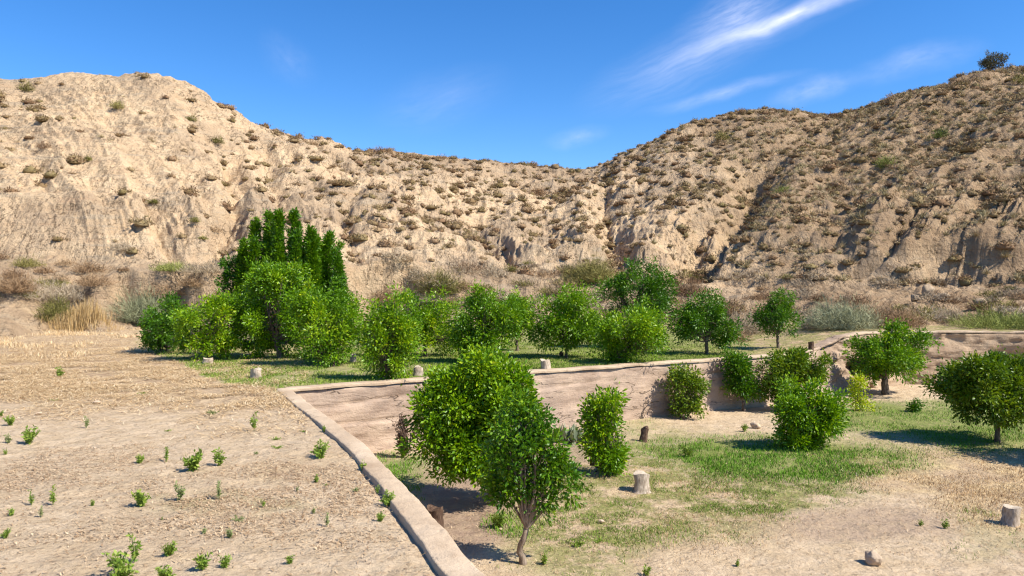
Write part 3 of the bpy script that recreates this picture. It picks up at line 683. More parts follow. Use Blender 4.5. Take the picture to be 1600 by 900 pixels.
def bay_tree():
    Y = 28.5; X = (445-800)/F*Y; Z = ground_z(X, Y); root = empty('evergreen_tree', (X, Y, Z)); zz = lambda py: EYE-(py-HZ)/F*Y-Z; xx = lambda px: (px-800)/F*Y-X
    sp = [(393, 343, 10), (405, 372, 9), (418, 332, 10), (430, 362, 9), (441, 334, 10), (452, 358, 9), (463, 334, 10), (478, 372, 10), (490, 360, 11), (503, 388, 9), (513, 366, 11), (530, 390, 6), (384, 378, 9), (411, 350, 7), (435, 348, 7), (471, 362, 7), (497, 374, 8), (521, 380, 7), (376, 395, 9), (424, 385, 12), (470, 392, 12), (498, 402, 12), (446, 388, 12), (534, 430, 7)]
    C = []; D = []; T = []; mb = MB()
    for px, top, hw in sp:
        h0 = .5; h1 = zz(top); r = hw/F*Y*1.08; yo = random.uniform(-.75, .75); n = int(125*(h1-h0)*r/.25); t_ = rng.uniform(0, 1, n)**.8; a = rng.uniform(0, 2*math.pi, n)
        knots = 1+.22*np.sin(t_*random.uniform(16, 24)+random.uniform(0, 6)); rr = r*np.minimum(1, (1-t_)*1.55+.015)**1.0*1.0*knots*np.where(rng.uniform(size=n) < .12, rng.uniform(1.1, 1.7, n), rng.uniform(.3, 1.12, n))
        sway = random.uniform(-.2, .2); C.append(np.stack([xx(px)+sway*(t_-1)+rr*np.cos(a), yo+rr*np.sin(a), h0+(h1-h0)*t_], 1)); D.append(np.stack([np.cos(a)*.7, np.sin(a)*.7, np.full(n, .75)], 1)); T.append(np.full(n, random.uniform(.4, .8))+rng.uniform(0, .4, n))
        q = np.linspace(0, 1, 8)[:, None]; e = np.array([xx(px), yo, h1*.96]); m_ = np.array([xx(px)*.8, yo*.8, .7]); pts = (1-q)**2*np.array([random.uniform(-.15, .15), random.uniform(-.15, .15), -.1])+2*q*(1-q)*m_+q*q*e
        V, Fc = tube(pts, np.linspace(.05, .01, 8), 6, .1); mb.add(V, Fc)
    mb.build('trunk', BARK, root, smooth=True)
    ms = [(xx(368), 0, zz(418), 20/F*Y, .45, 25/F*Y), (xx(364), 0, zz(445), 18/F*Y, .4, 22/F*Y), (xx(440), 0, zz(470), 60/F*Y, .9, 34/F*Y), (xx(505), 0, zz(470), 30/F*Y, .7, 34/F*Y)]
    c2, d2, t2 = crown_points(ms, 1500, 10, .42, .1, .4, .72); c2[:, 2] = np.maximum(c2[:, 2], .1)
    C = np.vstack(C+[c2]); D = np.vstack(D+[d2]); T = np.concatenate(T+[t2*.6]); nz = vn(C[:, 0]*3.2, C[:, 1]*3.2, C[:, 2]*3.2); n3_ = vn(C[:, 0]*4, C[:, 1]*4+9, C[:, 2]*4); C[:, 0] += .09*nz; C[:, 1] += .1*n3_; kq = (n3_ > -.34) | (rng.uniform(size=len(C)) < .25); C, D, T = C[kq], D[kq], T[kq]+.15*n3_[kq]; per = 9; k = np.repeat(np.arange(len(C)), per); n = len(k); off = rng.normal(0, .06, (n, 3))
    V, Ft = leaves(C[k]+off, D[k]+off*7+rng.normal(0, .3, (n, 3)), .125, aspect=.40, droop=.1)
    mesh('crown', V, Ft, LEAF['dark'], root, attrs={'tint': np.clip(np.repeat(T[k], 4), 0, 1)})
    tag(root, 'tall dark evergreen tree with many upright column-like tops behind the orchard', 'tree', GO)
bay_tree()
tree(515, 571, [(515, 505, 42, 38), (508, 545, 30, 24), (545, 500, 28, 30, .6), (490, 485, 25, 25)], 'citrus tree with foliage down to the grass, right of the largest tree', 'citrus', leaf_n=14000, group=GO, multi=2, fork=.15, tshift=.03)
tree(605, 592, [(600, 520, 30, 42), (632, 512, 24, 40), (592, 565, 28, 24), (628, 562, 24, 26), (617, 478, 10, 26), (610, 545, 36, 30)], 'loose pale citrus shrub with one tall shoot, close behind the long wall', 'citrus', leaf_n=11000, trunk=.035, group=GO, multi=4, fork=.2, tshift=.08, size=.08, sub=11, subr=.36, shoots=10, per=9, yellow=(625, 580, .5, .15))
tree(666, 556, [(660, 505, 42, 36), (690, 500, 34, 34), (650, 480, 26, 18), (690, 530, 30, 18)], 'citrus tree with a yellowish lower edge, behind the tall loose shoot', 'citrus', leaf_n=11000, group=GO, tshift=.08, yellow=(685, 520, .6, .45))
tree(762, 567, [(755, 512, 46, 42), (748, 470, 20, 22), (778, 490, 34, 28), (762, 540, 32, 22)], 'rounded citrus tree with a small peaked top, above the long wall', 'citrus', leaf_n=15000, group=GO, trunk=.07, fork=.25, tshift=-.03)
tree(808, 546, [(802, 495, 26, 28), (815, 505, 16, 22)], 'partly hidden light citrus tree just behind the peaked-top one', 'citrus', leaf_n=6000, group=GO, tshift=.1, y=25.5)
tree(886, 558, [(868, 500, 40, 36), (905, 505, 38, 36), (890, 470, 34, 20), (925, 520, 20, 28), (845, 515, 20, 26)], 'citrus tree on a bare slim trunk, left of the tall dark dense tree', 'citrus', leaf_n=15000, group=GO, trunk=.045, fork=.45, tshift=-.02, inner=.05)
tree(998, 545, [(995, 465, 50, 42), (1020, 455, 28, 36), (988, 428, 30, 16), (965, 452, 20, 22)], 'tall dark dense citrus tree rising behind the yellow-tinged one', 'dark', leaf_n=14000, group=GO, trunk=.09, y=26.5)
tree(981, 566, [(985, 510, 42, 40), (1015, 520, 28, 38), (955, 525, 20, 26), (975, 548, 30, 16)], 'citrus tree with a yellow tinged crown reaching the ground, before the tall dark one', 'citrus', leaf_n=15000, group=GO, multi=3, fork=.15, tshift=.03, yellow=(1010, 505, .45, .35))
tree(1105, 553, [(1100, 502, 42, 34), (1128, 515, 24, 26), (1070, 510, 26, 28), (1110, 480, 26, 17)], 'dark green citrus tree at the right end of the orchard row, above the long wall', 'dark', leaf_n=13000, group=GO, trunk=.06, fork=.4, tshift=.15, inner=.05)
tree(1217, 541, [(1215, 495, 30, 26), (1222, 472, 14, 16), (1200, 500, 18, 14)], 'small lollipop-shaped tree with yellow tip standing apart near the silvery shrub', 'dark', leaf_n=6500, trunk=.05, y=26.3, fork=.35, tshift=.1, yellow=(1225, 468, .35, .9), group=GO, size=.08)
# --- lower garden
tree(775, 787, [(725, 655, 62, 62), (755, 620, 62, 44), (785, 650, 48, 64), (700, 690, 52, 48), (760, 710, 52, 44), (680, 640, 30, 36), (745, 595, 36, 22)], 'large bright dense citrus tree by the near wall, biggest in the lower garden', 'citrus', 'low', leaf_n=36000, trunk=.07, sub=12, subr=.38, size=.085, tshift=.08, shoots=14, per=12, group=GL, fork=.3, inner=.06, depth_scale=.85)
tree(817, 880, [(820, 690, 44, 46), (855, 715, 44, 36), (800, 735, 36, 44), (835, 665, 24, 26), (882, 745, 24, 26), (840, 765, 26, 28), (795, 765, 22, 26), (815, 640, 16, 18)], 'young thin trunked citrus tree with sparse twiggy crown nearest the bottom edge', 'dark', 'low', leaf_n=7600, trunk=.045, sub=13, subr=.33, size=.072, tshift=.2, shoots=12, per=9, clr=.10, group=GL, barkm=BARKL, nper=4, fork=.32, lean=-.2, inner=.3)
tree(942, 741, [(940, 665, 20, 34), (950, 630, 16, 20), (930, 690, 17, 26), (950, 712, 26, 24), (962, 720, 16, 16), (932, 650, 14, 24)], 'narrow upright shrubby citrus tree standing alone right of the foreground trees', 'citrus', 'low', leaf_n=6500, trunk=.03, multi=3, fork=.2, sub=7, subr=.42, tshift=.1, per=9, group=GL, size=.085, shoots=5, kind='citrus_tree')
tree(1070, 646, [(1072, 605, 26, 26), (1085, 615, 18, 26), (1062, 590, 16, 14), (1072, 632, 18, 12)], 'small bush with thin twigs growing against the long wall beside its own shadow', 'olive', 'low', leaf_n=5200, trunk=.035, multi=3, fork=.2, per=9, tshift=.2, group=GL, size=.09, y=21.1)
tree(1162, 632, [(1152, 572, 15, 22), (1158, 592, 18, 20), (1172, 608, 10, 16), (1146, 596, 10, 16)], 'darker bush near the far end of the long wall, left of the dull green bush', 'dark', 'low', leaf_n=6000, trunk=.04, fork=.3, per=9, tshift=.15, group=GL, size=.09, y=22.2)
tree(1222, 636, [(1232, 583, 38, 26), (1266, 578, 22, 17), (1210, 608, 22, 20), (1238, 560, 24, 12)], 'wide dull green bush behind the low round citrus, beside the rubble wall', 'olive', 'low', leaf_n=13000, trunk=.06, per=10, tshift=.1, group=GL, multi=3, fork=.25, size=.095, y=22.4)
tree(1255, 701, [(1262, 650, 46, 36), (1240, 635, 26, 28), (1290, 655, 26, 28), (1250, 682, 34, 16), (1268, 620, 26, 14)], 'low round citrus tree with fruit specks, foliage nearly touching the ground mid-right', 'citrus', 'low', leaf_n=14000, trunk=.07, multi=2, fork=.2, tshift=.05, group=GL, size=.085, shoots=9)
tree(1385, 616, [(1385, 550, 52, 34), (1355, 555, 32, 28), (1420, 545, 30, 30), (1400, 523, 26, 15), (1365, 575, 30, 16)], 'broad citrus tree with a stout trunk in front of the stone wall and earth bank', 'citrus', 'low', leaf_n=15000, trunk=.13, fork=.4, tshift=-.02, group=GL, size=.10)
tree(1345, 642, [(1345, 622, 13, 18), (1342, 602, 8, 14), (1352, 632, 10, 10)], 'tiny yellow-green sapling left of the broad stout-trunked tree', 'yellow', 'low', leaf_n=1300, trunk=.015, per=7, group=GL, size=.085, sub=5, shoots=2)
tree(1559, 691, [(1535, 604, 60, 34), (1590, 600, 55, 36), (1500, 606, 34, 30), (1570, 630, 46, 22), (1530, 580, 40, 20)], 'wide dark spreading citrus tree on a bare trunk at the right edge', 'olive', 'low', leaf_n=26000, trunk=.06, fork=.45, tshift=.02, group=GL, size=.095, sub=12)
tree(1760, 726, [(1745, 610, 75, 55), (1700, 630, 50, 40), (1790, 640, 60, 45)], 'citrus tree just beyond the right edge of the view, casting the low shadow', 'olive', 'low', leaf_n=9000, trunk=.07, group=GL, size=.12, sub=10)
tree(1433, 643, [(1434, 633, 8, 9), (1428, 640, 7, 5)], 'very small dark shrub on the green grass between the two right-hand trees', 'dark', 'low', leaf_n=600, trunk=.012, per=7, group=GL, size=.08, sub=4, shoots=0, nper=2, clr=.08)

# dead brown plant by the wall
def dead_plant(px, py, h, w, label):
    X, Y, Z = G(px, py, LOW); root = empty('dead_shrub', (X, Y, Z)); mb = MB(); P = []; D = []
    for i in range(12):
        a = random.uniform(0, 6.28); e = np.array([math.cos(a)*w*random.uniform(.1, 1), math.sin(a)*w*.6, h*random.uniform(.6, 1)])
        q = np.linspace(0, 1, 9)[:, None]; pts = q*e*np.array([1, 1, 1])+rng.normal(0, .01, (9, 3)); V, Fc = tube(pts, np.linspace(.010, .003, 9), 5); mb.add(V, Fc)
        for k in range(80):
            t_ = random.uniform(.12, 1); P.append(e*t_+rng.normal(0, .035, 3)); D.append(rng.normal(0, .6, 3)+[0, 0, .9])
    mb.build('stem', BARK, root); V, Ft = leaves(np.array(P), np.array(D), .075, aspect=.5)
    mesh('dry_foliage', V, Ft, LEAF['brown'], root, attrs={'tint': np.repeat(rng.uniform(0, 1, len(P)), 4)})
    tag(root, label, 'shrub')
dead_plant(630, 716, .86, .30, 'withered dark brown upright shrub against the wall beside the big foreground tree')

# ------------------------------------------------------------------ shrubs built from twigs
def rockmesh(r, seed, flat=.7, n1=16, n2=24):
    th = np.linspace(.001, math.pi-.001, n1)[:, None]; ph = np.linspace(0, 2*math.pi, n2, endpoint=False)[None, :]
    d = np.stack([np.sin(th)*np.cos(ph), np.sin(th)*np.sin(ph), np.cos(th)+0*ph], -1).reshape(-1, 3)
    k = vn(d[:, 0]*1.3+seed, d[:, 1]*1.3, d[:, 2]*1.3)*.32+vn(d[:, 0]*3+seed, d[:, 1]*3, d[:, 2]*3)*.13
    rg = np.random.default_rng(seed)
    for _ in range(7):
        nrm = rg.normal(size=3); nrm /= np.linalg.norm(nrm); c = .72; dt = d@nrm; k = np.where(dt*(1+k) > c, c/np.maximum(dt, .01)-1, k)
    V = d*(1+k)[:, None]*np.array(r)*np.array([1, 1, flat]); i = np.arange(n1-1)[:, None]*n2; j = np.arange(n2)[None, :]; j2 = (j+1) % n2
    return V, np.stack([i+j, i+n2+j, i+n2+j2, i+j2], -1).reshape(-1, 4)

def blades(n, r, h, w, mode='dome', dens_low=.2):
    """thin blades radiating from a low centre"""
    a = rng.uniform(0, 2*math.pi, n); el = np.arcsin(rng.uniform(dens_low, 1, n)) if mode == 'dome' else np.radians(rng.uniform(22, 86, n))
    d = np.stack([np.cos(a)*np.cos(el), np.sin(a)*np.cos(el), np.sin(el)], 1)
    lump = 1+.28*np.sin(a*3+random.uniform(0, 6))*np.cos(el)+.2*np.sin(a*5+random.uniform(0, 6))
    R_ = d*np.array([r, r, h])*lump[:, None]*rng.uniform(.55, 1.05, n)[:, None]
    if mode == 'dome':
        ln = .30*(r*.6+h*.4)*rng.uniform(.5, 1.3, n)[:, None]; dd = d*.55+rng.normal(0, .5, (n, 3))+np.array([0, 0, .22]); dd /= np.linalg.norm(dd, axis=1)[:, None]
        tip = R_+dd*ln*.5; b = R_-dd*ln*.5; tip[:, 2] = np.maximum(tip[:, 2], .01); b[:, 2] = np.maximum(b[:, 2], 0)
    else:
        st = rng.uniform(0, .2, n)[:, None]; b = R_*st+rng.normal(0, .03*r, (n, 3)); b[:, 2] = np.abs(b[:, 2]); tip = R_+rng.normal(0, .07*r, (n, 3)); tip[:, 2] = np.maximum(tip[:, 2], .02)
    s = np.cross(d, rng.normal(size=(n, 3))); s /= np.linalg.norm(s, axis=1)[:, None]; ww = w*rng.uniform(.6, 1.4, n)[:, None]
    V = np.stack([b-s*ww*.6, b+s*ww*.6, tip+s*ww*.25, tip-s*ww*.25], 1).reshape(-1, 3); return V, np.arange(n*4).reshape(-1, 4)
def lumpy(n, r, h, w, k=5, mode='dome'):
    """several small domes merged into one shrub"""
    V = []; Fc = []; o = 0
    for i in range(k):
        a = random.uniform(0, 6.28); q = random.uniform(.2, .62) if i else 0; s = random.uniform(.5, .75) if i else .8
        v, f = blades(n//k, r*s, h*s, w, mode); v = v+np.array([r*q*math.cos(a), r*q*math.sin(a), 0]); V.append(v); Fc.append(f+o); o += len(v)
    return np.vstack(V), np.vstack(Fc)
def cored(n, r, h, w, k):
    V, Fc = lumpy(n, r, h, w, k); core, cf = rockmesh((r*.60, r*.60, h*.66), random.randint(1, 999), 1.0, 8, 12); core[:, 2] = np.maximum(core[:, 2], -.03)
    return np.vstack([V, core]), np.vstack([Fc, cf+len(V)])
# scrub along the foot of the slope (photo row of its base, width, height in photo pixels)
def scrub(px, py, w, h, mat, label, name='scrub_bush', n=1600, mode='dome', group=None, leaf=None, y=None, cat='bush', bw=.012):
    if y is None: X, Y, Z = hit(px, py)
    else: X, Y = (px-800)/F*y, y; Z = ground_z(X, Y)
    r = w/2/F*Y; hh = h/F*Y
    V, Fc = lumpy(n, r*1.15, hh*1.05, bw*Y/30, 7, mode)
    V = V-np.array([0, 0, .05])
    o = mesh(name, V, Fc, mat, loc=(X, Y, Z))
    if leaf:
        nn = 2600; ms = [(0, 0, hh*.45, r*.8, r*.8, hh*.5), (r*.4, 0, hh*.4, r*.5, r*.5, hh*.4), (-r*.4, .1, hh*.4, r*.5, r*.5, hh*.42)]
        v, f, tn = foliage(ms, nn, .10, 8, .14, 9, .42, 0, .15, .3); v[:, 2] = np.maximum(v[:, 2], .02)
        mesh('foliage', v, f, LEAF[leaf], o, attrs={'tint': tn})
    tag(o, label, cat, group); return o
GS = 'scrub along the foot of the hills'
scrub(222, 507, 88, 66, SIL, 'big rounded grey-green bush left of the orchard row', n=5200, group=GS)
scrub(90, 505, 62, 48, OLV, 'green-topped dark bush beside the clump of orange dry grass', n=3200, group=GS)
scrub(88, 470, 100, 38, GREY, 'wide greyish bush behind the orange grass clump', n=3000, group=GS)
scrub(18, 462, 60, 40, BRN, 'reddish brown bush touching the left edge', n=2400, group=GS)
scrub(45, 418, 46, 24, OLV, 'low olive bush at the base of the bare slope, far left', n=1400, group=GS)
scrub(140, 428, 60, 24, BRN, 'brown bush with olive top on the low ledge, left', n=1600, group=GS)
scrub(268, 425, 56, 20, GRN, 'bright green low bush on the ledge above the left bluff', n=2000, group=GS)
scrub(318, 432, 60, 24, GREY, 'dry grey bush right of the bright green ledge bush', n=1600, group=GS)
scrub(190, 395, 40, 22, GREY, 'round grey bush at the base of the bare slope', n=1200, group=GS)
scrub(300, 462, 50, 24, BRN, 'brown dry bush under the left bluff edge', n=1400, group=GS)
scrub(150, 455, 50, 24, BRN, 'brown bush behind the big grey-green one, upper left of it', n=1400, group=GS)
scrub(692, 466, 62, 50, OLV, 'dark olive-green bush behind the orchard, right of the pale cut bank', n=4200, group=GS)
scrub(612, 478, 60, 34, BRN, 'brown bush below the pale cut bank', n=2000, group=GS)
scrub(655, 455, 40, 40, GREY, 'grey-brown bush at the right end of the pale cut bank', n=1600, group=GS)
scrub(925, 444, 78, 56, OLV, 'large olive-brown bush on the slope behind the tallest orchard trees', n=4600, group=GS)
scrub(1070, 465, 52, 36, BRN, 'reddish brown bush behind the dark tree at the right row end', n=1800, group=GS)
scrub(1310, 529, 110, 60, SIL, 'large silvery green shrub behind the rubble wall', n=6500, y=30.2, group=GS)
scrub(1400, 520, 110, 50, BRN, 'reddish brown dry shrub right of the silvery one', n=4500, y=31, group=GS)
scrub(1268, 518, 50, 36, GREY, 'greyish twiggy bush between the lollipop tree and the silvery shrub', n=2000, y=31.5, group=GS)
scrub(1565, 512, 150, 34, GRN, 'long yellow-green shrub on top of the earth bank at the right edge', n=5000, y=31, group=GS)
scrub(1480, 505, 60, 26, GREY, 'low grey brush between boulders and the yellow-green shrub', n=1500, y=34, group=GS)
scrub(1165, 505, 80, 46, GREY, 'pale grey bush behind and left of the lollipop tree', n=3000, y=33, group=GS)
scrub(1150, 522, 50, 26, BRN, 'brown brush on the ground left of the lollipop tree', n=1500, y=30, group=GS)
# continuous belt between the named ones
belt = MB()
bp = []
for _ in range(300):
    P = random.uniform(-60, 1700); top, bot = (405, 500) if P < 350 else ((415, 480) if P < 900 else ((430, 500) if P < 1300 else (440, 505)))
    if 540 < P < 640 and True: top, bot = 405, 428
    py = random.uniform(top, bot)
    if 520 < P < 650 and 418 < py < 478: continue
    if 150 < P < 650 and (428 < py < 458 or random.random() < .6): continue
    if P < 220 and py > 478: continue
    if 1330 < P and py < 470 and random.random() < .6: continue
    bp.append((P, py))
kindm = {'g': MB(), 'b': MB(), 'o': MB()}
for P, py in bp:
    X, Y, Z = hit(P, py); r = random.uniform(.4, 1.15)*(1.2 if 640 < P < 900 else 1); V, Fc = lumpy(520, r, r*random.uniform(.6, .9), .022, 5)
    k = random.choices('gbo', (5 if P > 600 else 3, 4, 2))[0]; kindm[k].add(V+np.array([X, Y, Z-.06]), Fc, random.random())
for k, mt, nm in (('g', GREY, 'grey'), ('b', BRN, 'brown'), ('o', OLV, 'olive')):
    o = kindm[k].build('scrub_belt', mt); tag(o, f'dense {nm} dry brush growing in a belt along the foot of the hills', 'scrub', kind='stuff')
# ------------------------------------------------------------------ shrubs scattered over the hillsides
protos = [cored(250, .52, .42, .042, 4), cored(250, .52, .48, .042, 3), cored(250, .58, .36, .042, 5), cored(220, .5, .44, .045, 2), cored(230, .52, .40, .042, 3)]
pm = [mesh('dry_shrub', V, Fc, DRY).data for V, Fc in protos]
for ob in [o for o in COL.objects if o.name.startswith('dry_shrub')]: bpy.data.objects.remove(ob)
cells = np.argwhere(np.ones_like(HX[80:-26], bool))
rows = np.arange(82, HX.shape[0]-24); colsin = np.where((HP > -150) & (HP < 1750))[0]
def sample(n, dens, seed, sp_=1.0):
    rg = np.random.default_rng(seed); outp = []; seen = set(); tries = 0
    while len(outp) < n and tries < 120:
        tries += 1
        i = rg.choice(rows, 4000); j = rg.choice(colsin, 4000)
        x, y, z, s = HX[i, j], HY[i, j], HZZ[i, j], HS[i, j]
        ok = rg.uniform(size=4000) < dens(HP[j], HPY[i, j], s, x, y)
        for q in np.where(VIS[i, j])[0]:
            key = (int(x[q]/sp_), int(y[q]/sp_))
            if key in seen: continue
            seen.add(key)
            if ok[q]: outp.append((x[q], y[q], z[q], HP[j][q], HPY[i[q], j[q]]))
    return outp[:n]
def dens_shrub(P, py, s, x, y):
    d = .13+.25*sst(.0, .5, fbm(x*.12, y*.12, 3, 200)) + .18*sst(.78, .97, s)*sst(360, 430, P)
    d = d+.50*sst(330, 520, P)*(.5+.5*sst(-.15, .35, fbm(x*.16, y*.16, 3, 201))) + .25*sst(1000, 1200, P) - .25*ell(P, py, 850, 390, 100, 40) - .2*ell(P, py, 500, 330, 110, 40)
    return np.clip(d, 0, 1)
pts = sample(3600, dens_shrub, 5, 1.0)
sizes = [min(1.7, random.lognormvariate(-.06, .36))*(1.0 if p[3] < 1100 else .92) for p in pts]
vis = sorted(range(len(pts)), key=lambda k: -sizes[k]/pts[k][1]*(1 if 0 < pts[k][3] < 1600 else .01))
named = set(vis[:290])
def zone(P, py):
    if P < 400: return 'the bare left slope'
    if P < 960: return 'the middle slope'
    return 'the brown right hillside'
MARKS = [(187,172,'the dark shrub on the left peak'),(335,224,'the dark shrub on the peak shoulder'),(68,232,'the round reddish shrub at far left'),(298,190,'the double shrub under the peak outline'),
 (42,143,'the hazy ridge shrub at far left'),(239,318,'the olive cushion on the left slope'),(335,364,'the round shrub by the column-topped tree'),(303,347,'the cushion at the gully foot'),(60,350,'the flat foot of the left slope'),
 (440,332,'the tips of the column-topped tree'),(600,238,'the flat brush cap on the middle ridge'),(485,226,'the brushy crest left of the middle ridge'),(690,248,'the low ridge shrub in the middle'),(620,430,'the pale cut bank'),(750,447,'the peaked citrus tree'),
 (838,306,'the wide dark shrub below the saddle'),(905,265,'the saddle, the lowest skyline point'),(925,410,'the large olive bush behind the orchard'),(960,350,'the narrow dark gully'),(1128,220,'the olive shrub on the right shoulder'),
 (1158,178,'the crest shrub on the rounded top'),(1120,350,'the big gully'),(1222,302,'the pale green shrub at the big gully'),(1215,455,'the yellow tip of the lollipop tree'),(1382,262,'the bright olive shrub mid hillside'),
 (1300,184,'the dip of the right skyline'),(1470,215,'the yellowish shrub high on the right'),(1393,160,'the spiky skyline shrub'),(1552,95,'the lone skyline tree'),(1480,432,'the dark hollow'),(1448,462,'the upright boulder'),(1370,415,'the pale outcrop'),(1310,480,'the silvery shrub'),(1590,330,'the right photo edge')]
def shrub_label(cands):
    '''one label for each: where it stands from the nearest landmark, counted outward'''
    by = {}
    for k in cands:
        P, py = pts[k][3], pts[k][4]; d, mk = min((math.hypot(P-a, py-b), (a, b, t)) for a, b, t in MARKS)
        ang = math.degrees(math.atan2(mk[1]-py, P-mk[0])) % 360; w = ['right of', 'up and right of', 'straight above', 'up and left of', 'left of', 'down and left of', 'straight below', 'down and right of'][int(((ang+22.5) % 360)//45)]
        by.setdefault((w, mk[2]), []).append((d, k))
    od = ['nearest', 'second', 'third', 'fourth', 'fifth', 'sixth', 'seventh', 'eighth', 'ninth', 'tenth', 'eleventh', 'twelfth', 'thirteenth', 'fourteenth']; res = {}
    for (w, m_), l in by.items():
        l.sort()
        for i, (d, k) in enumerate(l):
            res[k] = (f'{od[min(i, 13)]} dry shrub {w} {m_}' if len(l) > 1 else f'dry shrub {w} {m_}')
    return res
LAB = shrub_label(named)
stuff = MB()
for k in range(len(pts)):
    x, y, z, P, py = pts[k]; s = sizes[k]; q = random.randrange(5); rz = random.uniform(0, 6.28); sz = s*random.uniform(.8, 1.15)
    if k in named:
        o = bpy.data.objects.new('dry_shrub', pm[q]); COL.objects.link(o); o.location = (x, y, z-.05); o.scale = (s, s, sz); o.rotation_euler = (0, 0, rz)
        zn = zone(P, py); tag(o, LAB[k], 'shrub', 'dry shrubs on '+zn)
    else:
        V, Fc = protos[q]; c, sn = math.cos(rz), math.sin(rz); v = V*np.array([s, s, sz]); v = np.stack([v[:, 0]*c-v[:, 1]*sn, v[:, 0]*sn+v[:, 1]*c, v[:, 2]], 1)+np.array([x, y, z-.05])
        stuff.add(v, Fc, random.random())
o = stuff.build('low_dry_shrubs', DRY); tag(o, 'many small brown dry shrubs covering all the hillsides', 'shrubs', kind='stuff')
# pale tussocks, mainly on the right
tus = MB(); tp = [blades(75, .55, .40, .030, 'tuft'), lumpy(90, .5, .34, .045, 3), blades(80, .55, .46, .030, 'tuft'), lumpy(90, .55, .38, .045, 3)]
def dens_t(P, py, s, x, y):
    return np.clip(.10*sst(350, 500, P)+.75*sst(1020, 1230, P)*(.4+.6*sst(-.4, .2, fbm(x*.2, y*.2, 3, 210)))*(1-.6*ell(P, py, 1390, 425, 150, 35)) + .02, 0, 1)
for (x, y, z, P, py) in sample(8000, dens_t, 9, .70):
    V, Fc = random.choice(tp); s = random.uniform(.45, 1.2)*(1.0 if P > 1000 else .7); rz = random.uniform(0, 6.28); c, sn = math.cos(rz), math.sin(rz)
    v = V*s; v = np.stack([v[:, 0]*c-v[:, 1]*sn, v[:, 0]*sn+v[:, 1]*c, v[:, 2]], 1)+np.array([x, y, z-.05]); tus.add(v, Fc, random.random())
o = tus.build('dry_tussocks', TUS); tag(o, 'straw-coloured grass tussocks covering the right-hand hillside', 'dry grass', kind='stuff')
# single shrubs one can point at on the slopes
def slope_shrub(px, py, w, h, mat, label, n=700):
    X, Y, Z = hit(px, py); r = w/2/F*Y; hh = h/F*Y; V, Fc = lumpy(n, r*1.1, hh, .03*Y/70, 5); o = mesh('hillside_shrub', V-np.array([0, 0, .1]), Fc, mat, loc=(X, Y, Z)); tag(o, label, 'shrub', 'larger shrubs on the hillsides')
for a in [(187, 172, 24, 20, OLV, 'dark green shrub standing out high on the pale left peak'), (335, 224, 26, 16, OLV, 'dark green shrub near the right shoulder of the left peak'),
          (68, 232, 28, 18, BRN, 'round reddish brown shrub on the cream slope at the far left'), (298, 190, 26, 15, OLV, 'double olive shrub below the peak outline'),
          (42, 143, 30, 22, OLV, 'hazy olive shrub on the ridge at the far left'), (136, 252, 12, 14, OLV, 'small upright olive shrub on the cream slope'),
          (335, 364, 22, 14, BRN, 'round brown shrub left of the tall column-like tree'), (303, 347, 20, 12, OLV, 'flat olive cushion shrub at the gully foot'), (239, 318, 18, 12, OLV, 'small olive cushion on the left cream slope'),
          (316, 374, 20, 9, OLV, 'low flat olive cushion just above the ledge'), (838, 306, 36, 22, BRN, 'wide dark brown shrub below the saddle'), (1128, 220, 30, 20, OLV, 'olive shrub high on the right hill shoulder'),
          (1382, 262, 44, 28, GRN, 'bright olive-green shrub in the middle of the right hillside'), (1470, 215, 34, 24, GRN, 'yellowish green shrub high on the right hillside'), (1222, 302, 34, 18, GRN, 'pale green shrub beside the main gully'),
          (1590, 130, 30, 22, OLV, 'dark shrub at the top right edge of the hill'), (1505, 130, 34, 14, BRN, 'low wide dark shrub on the skyline left of the lone bushy tree'), (1393, 160, 22, 20, BRN, 'spiky shrub on the right skyline above the dip'),
          (1158, 178, 14, 12, BRN, 'small shrub on top of the right hill rounded crest'), (600, 238, 40, 12, BRN, 'flat shrub cap on the middle ridge'), (485, 226, 40, 12, BRN, 'brushy crest on the left part of the middle ridge'), (393, 208, 12, 9, BRN, 'tiny shrub at the notch where the left peak meets the ridge'),
          (690, 248, 30, 10, BRN, 'low brown shrub on the middle ridge line'), (832, 258, 22, 10, BRN, 'small shrub at the saddle skyline'), (1300, 184, 24, 10, BRN, 'dark low shrub in the dip of the right skyline'), (945, 258, 10, 6, BRN, 'tiny shrub where the right skyline starts to climb')]:
    slope_shrub(*a)
# lone bushy tree on the right skyline
X, Y, Z = hit(1552, 110); root = empty('juniper_tree', (X, Y, Z-.1)); r = 20/F*Y
ms = [(0, 0, 1.15, r*.85, r*.8, .75), (-.5, 0, .8, .7, .7, .6), (.6, 0, 1.3, .6, .6, .5)]
limbs((0, 0, 0), ms, .09, .25, 3, 2).build('trunk', BARK, root); V, Ft, tn = foliage(ms, 3200, .17, 8, .2, 8, .4, 0, .25, .4, 8, .05)
mesh('crown', V, Ft, leaf_mat('juniper_foliage', [(0, (.05, .048, .022)), (.5, (.095, .085, .04)), (1, (.16, .14, .07))], .8, .08), root, attrs={'tint': tn}); tag(root, 'lone dark bushy tree on the skyline at the upper right', 'tree')

